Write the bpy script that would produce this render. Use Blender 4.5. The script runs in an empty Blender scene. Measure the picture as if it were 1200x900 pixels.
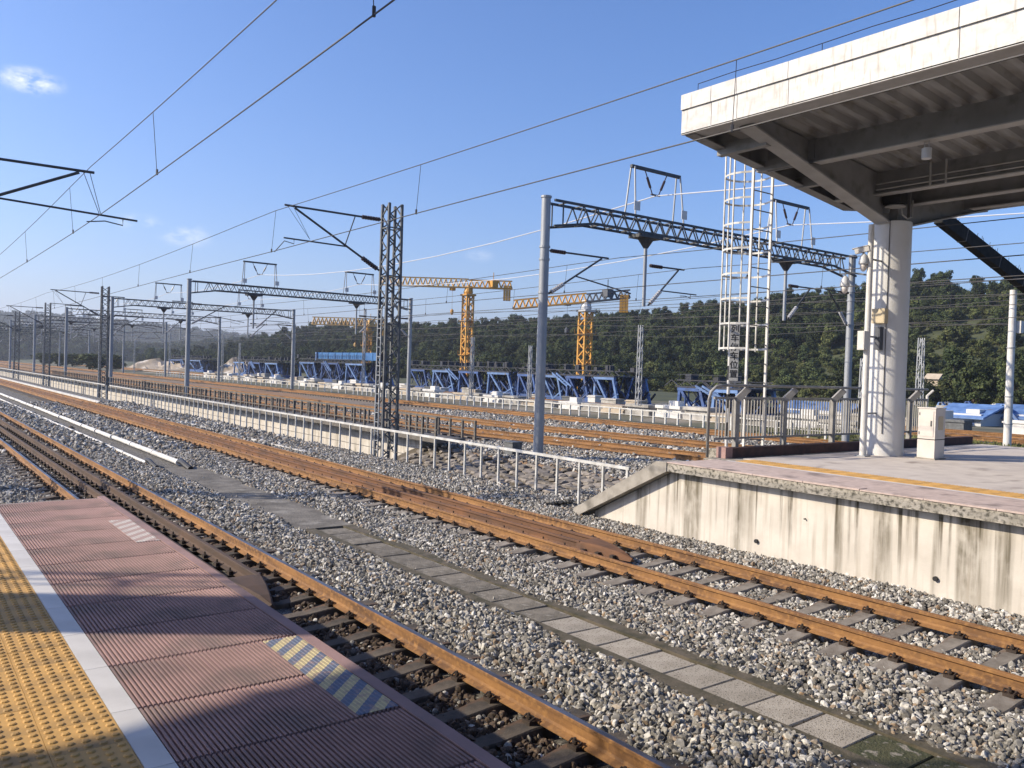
import bpy, math, random
import numpy as np
from mathutils import Vector, Matrix, Euler

random.seed(7); RNG = np.random.default_rng(7)
S = bpy.context.scene
COL = S.collection
R = math.radians

# ------------------------------------------------------------------ camera
F_PX, VP, ROLL, CAM_H = 980.0, (-135.0, 409.5), 0.032, 2.92
def _basis():
    c = np.array([(VP[0]-600)/F_PX, (VP[1]-450)/F_PX, 1.0]); Y = c/np.linalg.norm(c)
    X = np.cross(Y, np.cross(c+np.array([1, ROLL, 0.0]), Y)); X /= np.linalg.norm(X)
    Z = np.cross(X, Y)
    if Z[1] > 0: Z = -Z
    return X, Y, Z
BX, BY, BZ = _basis()
cam_d = bpy.data.cameras.new('camera'); cam = bpy.data.objects.new('camera', cam_d); COL.objects.link(cam)
cam_d.sensor_width = 36; cam_d.lens = F_PX/1200*36; cam_d.clip_start = 0.05; cam_d.clip_end = 20000
right = Vector((BX[0], BY[0], BZ[0])); up = -Vector((BX[1], BY[1], BZ[1])); fwd = Vector((BX[2], BY[2], BZ[2]))
cam.matrix_world = Matrix(((right.x, up.x, -fwd.x, 0), (right.y, up.y, -fwd.y, 0), (right.z, up.z, -fwd.z, CAM_H), (0, 0, 0, 1)))
S.camera = cam
def ray(px, py):
    d = np.array([(px-600)/F_PX, (py-450)/F_PX, 1.0]); return np.array([d@BX, d@BY, d@BZ])
def onX(px, py, x):
    r = ray(px, py); p = r*(x/r[0]); return (p[0], p[1], p[2]+CAM_H)
def onY(px, py, y):
    r = ray(px, py); p = r*(y/r[1]); return (p[0], p[1], p[2]+CAM_H)
def onZ(px, py, z):
    r = ray(px, py); p = r*((z-CAM_H)/r[2]); return (p[0], p[1], z)

# ------------------------------------------------------------------ light and sky
SUN_AZ, SUN_EL = 147.0, 30.0            # azimuth counter-clockwise from +X
sd = Vector((math.cos(R(SUN_AZ))*math.cos(R(SUN_EL)), math.sin(R(SUN_AZ))*math.cos(R(SUN_EL)), math.sin(R(SUN_EL))))
sl = bpy.data.lights.new('sun', 'SUN'); sl.energy = 5.0; sl.angle = R(0.53); sl.color = (1.0, 0.875, 0.69)
sun = bpy.data.objects.new('sun', sl); COL.objects.link(sun)
sun.rotation_euler = (-sd).to_track_quat('-Z', 'Y').to_euler(); sun.location = (-40, 30, 60)
W = bpy.data.worlds.new('World'); S.world = W; W.use_nodes = True
def build_world():
    nt = W.node_tree; N = nt.nodes; L = nt.links
    for n in list(N): N.remove(n)
    out = N.new('ShaderNodeOutputWorld'); bg = N.new('ShaderNodeBackground'); bg.inputs[1].default_value = 0.112
    sky = N.new('ShaderNodeTexSky'); sky.sky_type = 'NISHITA'; sky.sun_disc = False
    sky.sun_elevation = R(SUN_EL); sky.sun_rotation = R(90-SUN_AZ); sky.altitude = 200
    sky.air_density = 1.0; sky.dust_density = 1.8; sky.ozone_density = 4.5
    tc = N.new('ShaderNodeTexCoord')
    mask = None
    # a few small fair-weather clouds, each around its own direction
    for (px, py, rad, amp) in ((36, 95, 0.030, 1.0), (218, 276, 0.030, .5), (165, 262, 0.024, .5), (560, 300, .02, .25)):
        r = ray(px, py); r = r/np.linalg.norm(r)
        sub = N.new('ShaderNodeVectorMath'); sub.operation = 'SUBTRACT'; sub.inputs[1].default_value = r; L.new(tc.outputs['Generated'], sub.inputs[0])
        sc = N.new('ShaderNodeVectorMath'); sc.operation = 'MULTIPLY'; sc.inputs[1].default_value = (1, 1, 2.3); L.new(sub.outputs[0], sc.inputs[0])
        ln = N.new('ShaderNodeVectorMath'); ln.operation = 'LENGTH'; L.new(sc.outputs[0], ln.inputs[0])
        mr = N.new('ShaderNodeMapRange'); mr.interpolation_type = 'SMOOTHSTEP'
        mr.inputs[1].default_value = rad*1.25; mr.inputs[2].default_value = rad*.2; mr.inputs[3].default_value = 0; mr.inputs[4].default_value = amp
        L.new(ln.outputs['Value'], mr.inputs[0])
        if mask is None: mask = mr.outputs[0]
        else:
            a = N.new('ShaderNodeMath'); a.operation = 'MAXIMUM'; L.new(mask, a.inputs[0]); L.new(mr.outputs[0], a.inputs[1]); mask = a.outputs[0]
    mp = N.new('ShaderNodeMapping'); mp.inputs['Scale'].default_value = (1, 1, 2.2); L.new(tc.outputs['Generated'], mp.inputs[0])
    nz = N.new('ShaderNodeTexNoise'); nz.inputs['Scale'].default_value = 38; nz.inputs['Detail'].default_value = 7; nz.inputs['Roughness'].default_value = .62
    L.new(mp.outputs[0], nz.inputs['Vector'])
    cr = N.new('ShaderNodeMapRange'); cr.inputs[1].default_value = .40; cr.inputs[2].default_value = .72; L.new(nz.outputs[0], cr.inputs[0])
    m = N.new('ShaderNodeMath'); m.operation = 'MULTIPLY'; L.new(cr.outputs[0], m.inputs[0]); L.new(mask, m.inputs[1])
    hs = N.new('ShaderNodeHueSaturation'); hs.inputs['Saturation'].default_value = 1.12; hs.inputs['Value'].default_value = 1.0; tint = N.new('ShaderNodeMix'); tint.data_type = 'RGBA'; tint.blend_type = 'MULTIPLY'; tint.inputs[0].default_value = 1; tint.inputs[7].default_value = (1.10, 1.12, 1.30, 1); L.new(sky.outputs[0], tint.inputs[6]); L.new(tint.outputs[2], hs.inputs['Color'])
    mx = N.new('ShaderNodeMix'); mx.data_type = 'RGBA'; mx.inputs[7].default_value = (9.0, 8.9, 8.9, 1)
    L.new(m.outputs[0], mx.inputs[0]); L.new(hs.outputs[0], mx.inputs[6]); L.new(mx.outputs[2], bg.inputs[0]); L.new(bg.outputs[0], out.inputs[0])
build_world()
S.view_settings.view_transform = 'Standard'; S.view_settings.look = 'None'; S.view_settings.gamma = 1
S.view_settings.use_curve_mapping = False; S.view_settings.exposure = 0.55

# ------------------------------------------------------------------ materials
def mat(name, base, rough=.7, metal=0, var=None, vscale=3, vdet=6, vrange=(.35, .65), bump=0, bscale=40, vmap=(1, 1, 1), second=None, sscale=1.2, smap=(1, 1, 1), srange=(.5, .62), rnd=0, spec=.5, flat=False):
    k_ = .78; base = tuple(k_*c for c in base); var = var and tuple(k_*c for c in var); second = second and tuple(k_*c for c in second)
    """Principled material: base mixed with var by noise, with second (dirt, stain) by another noise, with per-object value jitter."""
    m = bpy.data.materials.new(name); m.use_nodes = True; nt = m.node_tree; N = nt.nodes; L = nt.links
    b = N['Principled BSDF']; b.inputs['Roughness'].default_value = rough; b.inputs['Metallic'].default_value = metal
    b.inputs['Specular IOR Level'].default_value = spec
    tc = N.new('ShaderNodeTexCoord'); col = None
    def noise(scale, mp, det=vdet):
        mpn = N.new('ShaderNodeMapping'); mpn.inputs['Scale'].default_value = mp; L.new(tc.outputs['Object'], mpn.inputs[0])
        n = N.new('ShaderNodeTexNoise'); n.inputs['Scale'].default_value = scale; n.inputs['Detail'].default_value = det; L.new(mpn.outputs[0], n.inputs['Vector']); return n.outputs[0]
    def mix(fac, a, c):
        x = N.new('ShaderNodeMix'); x.data_type = 'RGBA'; L.new(fac, x.inputs[0])
        if isinstance(a, tuple): x.inputs[6].default_value = (*a, 1)
        else: L.new(a, x.inputs[6])
        x.inputs[7].default_value = (*c, 1); return x.outputs[2]
    def rng(o, lo, hi):
        r = N.new('ShaderNodeMapRange'); r.inputs[1].default_value = lo; r.inputs[2].default_value = hi; L.new(o, r.inputs[0]); return r.outputs[0]
    if var is not None: col = mix(rng(noise(vscale, vmap), *vrange), base, var)
    if second is not None: col = mix(rng(noise(sscale, smap), *srange), col if col is not None else base, second)
    if rnd:
        oi = N.new('ShaderNodeObjectInfo'); mr = N.new('ShaderNodeMapRange'); mr.inputs[3].default_value = 1-rnd; mr.inputs[4].default_value = 1+rnd; L.new(oi.outputs['Random'], mr.inputs[0])
        hs = N.new('ShaderNodeHueSaturation'); L.new(mr.outputs[0], hs.inputs['Value'])
        if col is None: hs.inputs['Color'].default_value = (*base, 1)
        else: L.new(col, hs.inputs['Color'])
        col = hs.outputs[0]
    if col is None: b.inputs['Base Color'].default_value = (*base, 1)
    else: L.new(col, b.inputs['Base Color'])
    if bump:
        bn = N.new('ShaderNodeBump'); bn.inputs['Strength'].default_value = bump; bn.inputs['Distance'].default_value = .02
        L.new(noise(bscale, (1, 1, 1)), bn.inputs['Height']); L.new(bn.outputs[0], b.inputs['Normal'])
    return m

M = {}
M['rust'] = mat('rail_rust', (.32, .158, .052), .82, var=(.135, .066, .028), vscale=3.2, vmap=(1, .35, 3), bump=.15, bscale=60, second=(.37, .19, .062), sscale=14, srange=(.48, .7))
M['rust_dark'] = mat('old_rust', (.115, .068, .044), .85, var=(.065, .043, .032), vscale=4, vmap=(1, .3, 1), bump=.15, bscale=60)
M['rust_mid'] = mat('weathered_rust', (.23, .105, .045), .85, var=(.12, .062, .035), vscale=4, vmap=(1, .3, 1), bump=.15, bscale=60)
M['steel'] = mat('rail_top', (.30, .29, .31), .38, metal=.8, var=(.17, .12, .09), vscale=6, vmap=(2, .2, 1))
M['rust_top'] = mat('rail_top_rusty', (.42, .20, .06), .65, var=(.22, .10, .04), vscale=7, vmap=(1, .3, 1))
M['sleeper'] = mat('sleeper_concrete', (.30, .27, .23), .9, var=(.19, .165, .135), vscale=7, bump=.3, bscale=50, second=(.22, .12, .06), sscale=5, srange=(.56, .75), rnd=.12)
M['clip'] = mat('fastening_rust', (.06, .038, .025), .8, var=(.03, .022, .018), vscale=30)
M['ballast'] = mat('ballast_bed', (.17, .16, .142), .95, var=(.06, .055, .048), vscale=16, vdet=3, vrange=(.42, .6), bump=1, bscale=22, second=(.40, .38, .35), sscale=30, srange=(.58, .66))  # bed darkened to stand for shaded gaps between the stones
M['ballast_yard'] = mat('ballast_yard', (.30, .25, .19), .95, var=(.15, .105, .07), vscale=7, vdet=4, vrange=(.4, .62), bump=1, bscale=16, second=(.33, .17, .07), sscale=.35, smap=(1, .12, 1), srange=(.48, .62))
M['stained'] = mat('rust_stained_ballast', (.33, .175, .075), .95, var=(.17, .10, .055), vscale=9, vdet=5, bump=1, bscale=18, second=(.40, .34, .27), sscale=14, srange=(.58, .68))
M['concrete'] = mat('concrete', (.42, .39, .34), .9, var=(.30, .275, .235), vscale=5, bump=.2, bscale=40, second=(.17, .155, .13), sscale=2.2, srange=(.55, .72))
M['slab'] = mat('cover_slab', (.50, .45, .375), .9, var=(.36, .32, .26), vscale=3.0, bump=.6, bscale=70, second=(.09, .075, .05), sscale=42, srange=(.585, .63), rnd=.10)
M['slab_dirty'] = mat('cover_slab_dirty', (.27, .24, .195), .95, var=(.13, .115, .09), vscale=3.5, vdet=9, bump=.9, bscale=40, second=(.36, .33, .28), sscale=5, srange=(.58, .68), rnd=.15)
M['slab_moss'] = mat('cover_slab_moss', (.10, .095, .045), .95, var=(.045, .055, .02), vscale=6, vdet=9, bump=1, bscale=40, second=(.30, .27, .22), sscale=7, srange=(.56, .62))
M['kerb_moss'] = mat('channel_kerb', (.135, .112, .08), .95, var=(.06, .055, .03), vscale=6, bump=.5, bscale=30)
M['channel'] = mat('channel_top', (.225, .205, .175), .95, var=(.11, .10, .085), vscale=2.2, vdet=10, bump=.9, bscale=22, second=(.31, .29, .255), sscale=1.3, srange=(.54, .66))
M['white_pipe'] = mat('white_pipe', (.80, .79, .75), .6, var=(.62, .60, .55), vscale=2)
M['galv'] = mat('galvanised', (.40, .42, .44), .5, metal=.25, var=(.31, .33, .355), vscale=3, vmap=(1, 1, .3), rnd=.08)
M['dark_steel'] = mat('dark_steel', (.085, .092, .10), .6, metal=.2, var=(.05, .055, .062), vscale=6)
M['mast_steel'] = mat('mast_steel', (.17, .18, .185), .6, metal=.2, var=(.10, .105, .11), vscale=5, rnd=.1)
M['beam_dark'] = mat('beam_dark', (.04, .038, .034), .9, var=(.025, .024, .022), vscale=4, spec=.1)
M['insul'] = mat('insulator', (.055, .03, .028), .3)
M['insul_w'] = mat('insulator_pale', (.55, .55, .56), .4)
M['wire'] = mat('wire_dark', (.045, .043, .045), .6)
M['wire_w'] = mat('wire_aluminium', (.82, .83, .84), .35, metal=.3)
M['white'] = mat('white_paint', (.78, .77, .74), .5, var=(.66, .645, .61), vscale=3, rnd=.04)
M['rail_w'] = mat('railing_paint', (.72, .72, .69), .55, var=(.50, .49, .45), vscale=4)
M['fence_dark'] = mat('weathered_concrete_posts', (.19, .17, .145), .9, var=(.12, .11, .095), vscale=5)
M['pink'] = mat('pink_ribbed_tile', (.41, .262, .245), .85, var=(.315, .203, .19), vscale=3.5, bump=.15, bscale=120, second=(.215, .16, .152), sscale=1.7, srange=(.50, .70), rnd=.10)
M['pink_edge'] = mat('pink_edge', (.66, .53, .47), .8, var=(.52, .41, .36), vscale=9, second=(.24, .19, .17), sscale=2.2, srange=(.55, .7))
M['tile_w'] = mat('white_tile', (.78, .76, .73), .55, var=(.66, .64, .61), vscale=4, rnd=.04)
M['tactile'] = mat('tactile_yellow', (.70, .415, .125), .7, var=(.60, .35, .10), vscale=6, second=(.40, .25, .09), sscale=2.6, srange=(.52, .70), rnd=.08)
M['plat_body'] = mat('platform_body', (.36, .34, .31), .9, var=(.27, .25, .23), vscale=3)
M['deck'] = mat('platform_paving', (.68, .62, .56), .85, var=(.58, .52, .475), vscale=2.6, bump=.1, bscale=60, second=(.33, .28, .25), sscale=1.5, smap=(.6, 1.4, 1), srange=(.57, .72))
M['col'] = mat('column_paint', (.74, .74, .735), .5, var=(.68, .68, .67), vscale=2)
M['can_grey'] = mat('canopy_steel', (.31, .31, .31), .6, var=(.25, .25, .25), vscale=2.2, second=(.19, .187, .18), sscale=3, srange=(.55, .72))
M['can_flange'] = mat('canopy_flange', (.47, .465, .455), .6, var=(.39, .385, .375), vscale=3)
M['can_roof'] = mat('canopy_corrugated', (.37, .37, .365), .55, var=(.24, .24, .235), vscale=2, vmap=(.4, 2, 1), second=(.20, .185, .16), sscale=3.5, smap=(.5, 1, 1), srange=(.55, .72))
M['fascia'] = mat('fascia_panel', (.655, .64, .61), .55, var=(.52, .505, .475), vscale=9, vmap=(1, .6, 1), vrange=(.42, .7), second=(.33, .30, .25), sscale=7, smap=(1, 2.2, .35), srange=(.54, .78), bump=.35, bscale=4, rnd=.05)
M['blue'] = mat('blue_steel', (.045, .11, .32), .6, var=(.03, .07, .20), vscale=1.5, rnd=.2, second=(.10, .09, .085), sscale=.9, srange=(.58, .7))
M['blue_l'] = mat('blue_steel_light', (.15, .27, .52), .6, var=(.08, .16, .36), vscale=1.5, rnd=.2, second=(.13, .12, .12), sscale=.9, srange=(.60, .7))
M['blue_b'] = mat('blue_girder', (.035, .17, .42), .5, var=(.025, .12, .33), vscale=.8)
M['navy'] = mat('navy_deck', (.025, .035, .06), .7, var=(.03, .028, .03), vscale=2)
M['crane_y'] = mat('crane_yellow', (.72, .35, .04), .55, var=(.60, .31, .05), vscale=1)
M['crane_p'] = mat('crane_pale', (.76, .45, .13), .55, var=(.62, .40, .15), vscale=1)
M['crane_d'] = mat('crane_dark', (.08, .09, .11), .6)
M['cabin_w'] = mat('cabin_white', (.66, .68, .70), .5)
M['precast'] = mat('precast', (.52, .50, .46), .85, var=(.30, .285, .255), vscale=1.5, rnd=.12)
M['stone'] = mat('paving_stone', (.33, .29, .245), .95, var=(.20, .175, .145), vscale=5, bump=.5, bscale=15, rnd=.35)
M['earth'] = mat('earth', (.17, .14, .10), .95, var=(.10, .085, .06), vscale=1, bump=.5, bscale=8)
M['grass_soil'] = mat('grassy_soil', (.10, .11, .04), .95, var=(.16, .14, .06), vscale=1.5, bump=.6, bscale=10)
M['leaf_a'] = mat('foliage_dark', (.062, .085, .032), .8, var=(.034, .05, .02), vscale=.8, vdet=2, rnd=.5, spec=.2)
M['leaf_b'] = mat('foliage_mid', (.105, .13, .045), .8, var=(.06, .078, .028), vscale=.8, vdet=2, rnd=.5, spec=.2)
M['leaf_c'] = mat('foliage_olive', (.165, .17, .06), .8, var=(.10, .11, .038), vscale=.8, vdet=2, rnd=.45, spec=.2)
M['bark'] = mat('bark', (.10, .075, .055), .9, var=(.06, .045, .035), vscale=5)
M['hill'] = mat('hillside', (.085, .095, .036), .95, var=(.04, .052, .02), vscale=.25, vdet=9, second=(.19, .18, .075), sscale=.03, smap=(1, 1, 1), srange=(.56, .68), bump=1, bscale=1.2)
M['mountain'] = mat('far_mountain', (.030, .040, .026), 1, var=(.018, .026, .017), vscale=.02, vdet=12, spec=.1, bump=1, bscale=.05)
M['quarry'] = mat('quarry_rubble', (.42, .35, .27), .95, var=(.22, .18, .13), vscale=.16, vdet=8, vrange=(.4, .6), second=(.62, .58, .52), sscale=.3, srange=(.58, .66))
M['ground'] = mat('ground', (.16, .14, .09), .95, var=(.10, .105, .05), vscale=.05, vdet=8, bump=.4, bscale=2, second=(.30, .26, .20), sscale=.08, srange=(.55, .66))
M['box_w'] = mat('cabinet_cream', (.74, .69, .64), .5, var=(.66, .61, .56), vscale=4)
M['beige'] = mat('beige_box', (.60, .50, .33), .5)
M['black'] = mat('black_paint', (.02, .02, .022), .5)
M['sign_grey'] = mat('sign_board', (.46, .465, .46), .5, var=(.38, .385, .38), vscale=4)
M['kerb_pink'] = mat('kerb_pink', (.42, .27, .24), .85, var=(.33, .20, .18), vscale=5)
M['kerb_shaded'] = mat('kerb_shaded', (.12, .06, .05), .85, var=(.07, .04, .035), vscale=5)  # pinkish kerb stone, colour darkened to stand for its deeply shaded face
M['fence_g'] = mat('fence_grey', (.36, .345, .32), .6, var=(.27, .26, .24), vscale=5)
M['tan'] = mat('tan_wall', (.55, .47, .36), .85, var=(.45, .38, .29), vscale=1)

def wall_material():
    """cream concrete with rain streaks running down from the slab"""
    m = bpy.data.materials.new('streaked_wall'); m.use_nodes = True; nt = m.node_tree; N = nt.nodes; L = nt.links
    b = N['Principled BSDF']; b.inputs['Roughness'].default_value = .9; b.inputs['Specular IOR Level'].default_value = .2
    tc = N.new('ShaderNodeTexCoord')
    def ns(mp, sc, det=5, rough=.55):
        a = N.new('ShaderNodeMapping'); a.inputs['Scale'].default_value = mp; L.new(tc.outputs['Object'], a.inputs[0])
        n = N.new('ShaderNodeTexNoise'); n.inputs['Scale'].default_value = sc; n.inputs['Detail'].default_value = det; n.inputs['Roughness'].default_value = rough; L.new(a.outputs[0], n.inputs['Vector']); return n.outputs[0]
    def mr(o, a, c, d=0, e=1):
        r = N.new('ShaderNodeMapRange'); r.inputs[1].default_value = a; r.inputs[2].default_value = c; r.inputs[3].default_value = d; r.inputs[4].default_value = e; L.new(o, r.inputs[0]); return r.outputs[0]
    def mth(op, a, c):
        x = N.new('ShaderNodeMath'); x.operation = op; x.use_clamp = True
        for i, v in enumerate((a, c)):
            if isinstance(v, float): x.inputs[i].default_value = v
            else: L.new(v, x.inputs[i])
        return x.outputs[0]
    def mix(f, a, c):
        x = N.new('ShaderNodeMix'); x.data_type = 'RGBA'; L.new(f, x.inputs[0])
        if isinstance(a, tuple): x.inputs[6].default_value = (*a, 1)
        else: L.new(a, x.inputs[6])
        x.inputs[7].default_value = (*c, 1); return x.outputs[2]
    sep = N.new('ShaderNodeSeparateXYZ'); L.new(tc.outputs['Object'], sep.inputs[0])
    col = mix(mr(ns((1, 1, 1), 2.2), .35, .65), (.58, .545, .485), (.485, .45, .395))
    col = mix(mr(ns((1, 1, .06), 9, 6), .52, .72, 0, .75), col, (.36, .32, .265))
    big = mr(ns((1, 1, .03), 2.6, 3), .50, .60)                # broad streaks
    fine = mr(ns((1, 1, .08), 16, 4), .35, .6, .5, 1.0)
    brk = mr(ns((1, 1, .45), 5, 5), .32, .55, .3, 1.0)
    hgt = mr(sep.outputs['Z'], -.25, 1.0, .55, 1.0)
    col = mix(mth('MULTIPLY', mth('MULTIPLY', mth('MULTIPLY', big, fine), brk), hgt), col, (.105, .09, .058))
    thin = mr(ns((1, 1, .03), 8.5, 3), .55, .63); h2 = mr(sep.outputs['Z'], .0, 1.0, 0, 1.0)
    col = mix(mth('MULTIPLY', mth('MULTIPLY', thin, h2), brk), col, (.085, .072, .048))
    L.new(col, b.inputs['Base Color'])
    bn = N.new('ShaderNodeBump'); bn.inputs['Strength'].default_value = .2; bn.inputs['Distance'].default_value = .01; L.new(ns((1, 1, 1), 40), bn.inputs['Height']); L.new(bn.outputs[0], b.inputs['Normal'])
    return m
M['wall'] = wall_material()
def grime_edge():
    return mat('slab_edge', (.50, .46, .39), .9, var=(.36, .33, .27), vscale=4, bump=.5, bscale=25, second=(.085, .08, .062), sscale=9, smap=(1, 1.6, 2.0), srange=(.47, .66))
M['edge'] = grime_edge()
def hazard(name, a, c, width, worn):
    m = bpy.data.materials.new(name); m.use_nodes = True; nt = m.node_tree; N = nt.nodes; L = nt.links
    b = N['Principled BSDF']; b.inputs['Roughness'].default_value = .75
    tc = N.new('ShaderNodeTexCoord'); sep = N.new('ShaderNodeSeparateXYZ'); L.new(tc.outputs['Object'], sep.inputs[0])
    ad = N.new('ShaderNodeMath'); ad.operation = 'SUBTRACT'; L.new(sep.outputs['X'], ad.inputs[0]); L.new(sep.outputs['Y'], ad.inputs[1])
    dv = N.new('ShaderNodeMath'); dv.operation = 'DIVIDE'; dv.inputs[1].default_value = width; L.new(ad.outputs[0], dv.inputs[0])
    fr = N.new('ShaderNodeMath'); fr.operation = 'FRACT'; L.new(dv.outputs[0], fr.inputs[0])
    gt = N.new('ShaderNodeMath'); gt.operation = 'GREATER_THAN'; gt.inputs[1].default_value = .5; L.new(fr.outputs[0], gt.inputs[0])
    mx = N.new('ShaderNodeMix'); mx.data_type = 'RGBA'; mx.inputs[6].default_value = (*a, 1); mx.inputs[7].default_value = (*c, 1); L.new(gt.outputs[0], mx.inputs[0])
    nz = N.new('ShaderNodeTexNoise'); nz.inputs['Scale'].default_value = 28; nz.inputs['Detail'].default_value = 6; L.new(tc.outputs['Object'], nz.inputs['Vector'])
    r = N.new('ShaderNodeMapRange'); r.inputs[1].default_value = .5; r.inputs[2].default_value = .68; r.inputs[4].default_value = worn; L.new(nz.outputs[0], r.inputs[0])
    m2 = N.new('ShaderNodeMix'); m2.data_type = 'RGBA'; m2.inputs[7].default_value = (.29, .20, .185, 1); L.new(r.outputs[0], m2.inputs[0]); L.new(mx.outputs[2], m2.inputs[6]); L.new(m2.outputs[2], b.inputs['Base Color'])
    return m
M['hazard'] = hazard('hazard_stripes', (.46, .395, .22), (.11, .135, .20), .17, .7)
M['hazard_faded'] = hazard('hazard_stripes_faded', (.46, .425, .395), (.33, .24, .22), .19, .5)
def rock_material():
    m = bpy.data.materials.new('ballast_stone'); m.use_nodes = True; nt = m.node_tree; N = nt.nodes; L = nt.links
    b = N['Principled BSDF']; b.inputs['Roughness'].default_value = .9; b.inputs['Specular IOR Level'].default_value = .25
    oi = N.new('ShaderNodeObjectInfo'); cr = N.new('ShaderNodeValToRGB'); e = cr.color_ramp.elements
    e[0].position = 0; e[0].color = (.11, .103, .092, 1); e[1].position = 1; e[1].color = (.74, .72, .68, 1)
    for p, c in ((.3, (.25, .238, .213)), (.6, (.39, .375, .34)), (.70, (.30, .215, .14)), (.76, (.48, .46, .42)), (.92, (.62, .60, .55))):
        x = e.new(p); x.color = (*c, 1)
    L.new(oi.outputs['Random'], cr.inputs[0])
    tc = N.new('ShaderNodeTexCoord'); nz = N.new('ShaderNodeTexNoise'); nz.inputs['Scale'].default_value = 3; nz.inputs['Detail'].default_value = 5; L.new(tc.outputs['Object'], nz.inputs['Vector'])
    mr = N.new('ShaderNodeMapRange'); mr.inputs[1].default_value = .3; mr.inputs[2].default_value = .7; mr.inputs[3].default_value = .58; mr.inputs[4].default_value = 1.0; L.new(nz.outputs[0], mr.inputs[0])
    hs = N.new('ShaderNodeHueSaturation'); hs.inputs['Saturation'].default_value = 1.1; L.new(cr.outputs[0], hs.inputs['Color']); L.new(mr.outputs[0], hs.inputs['Value']); L.new(hs.outputs[0], b.inputs['Base Color'])
    return m
M['rock'] = rock_material()
M['rock_dirty_shade'] = mat('dirty_shade_stone', (.10, .066, .042), .85, var=(.045, .034, .025), vscale=3, rnd=.55, second=(.20, .12, .065), sscale=4, srange=(.55, .7))  # rusty dirt, darkened further to deepen the platform's shadow on the near track
M['sleeper_dirty_shade'] = mat('dirty_shade_sleeper', (.135, .11, .085), .9, var=(.07, .058, .046), vscale=7, bump=.3, bscale=50, second=(.16, .085, .045), sscale=5, srange=(.52, .7), rnd=.2)  # dirty concrete, colour also darkened to deepen shade in the near track

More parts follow.
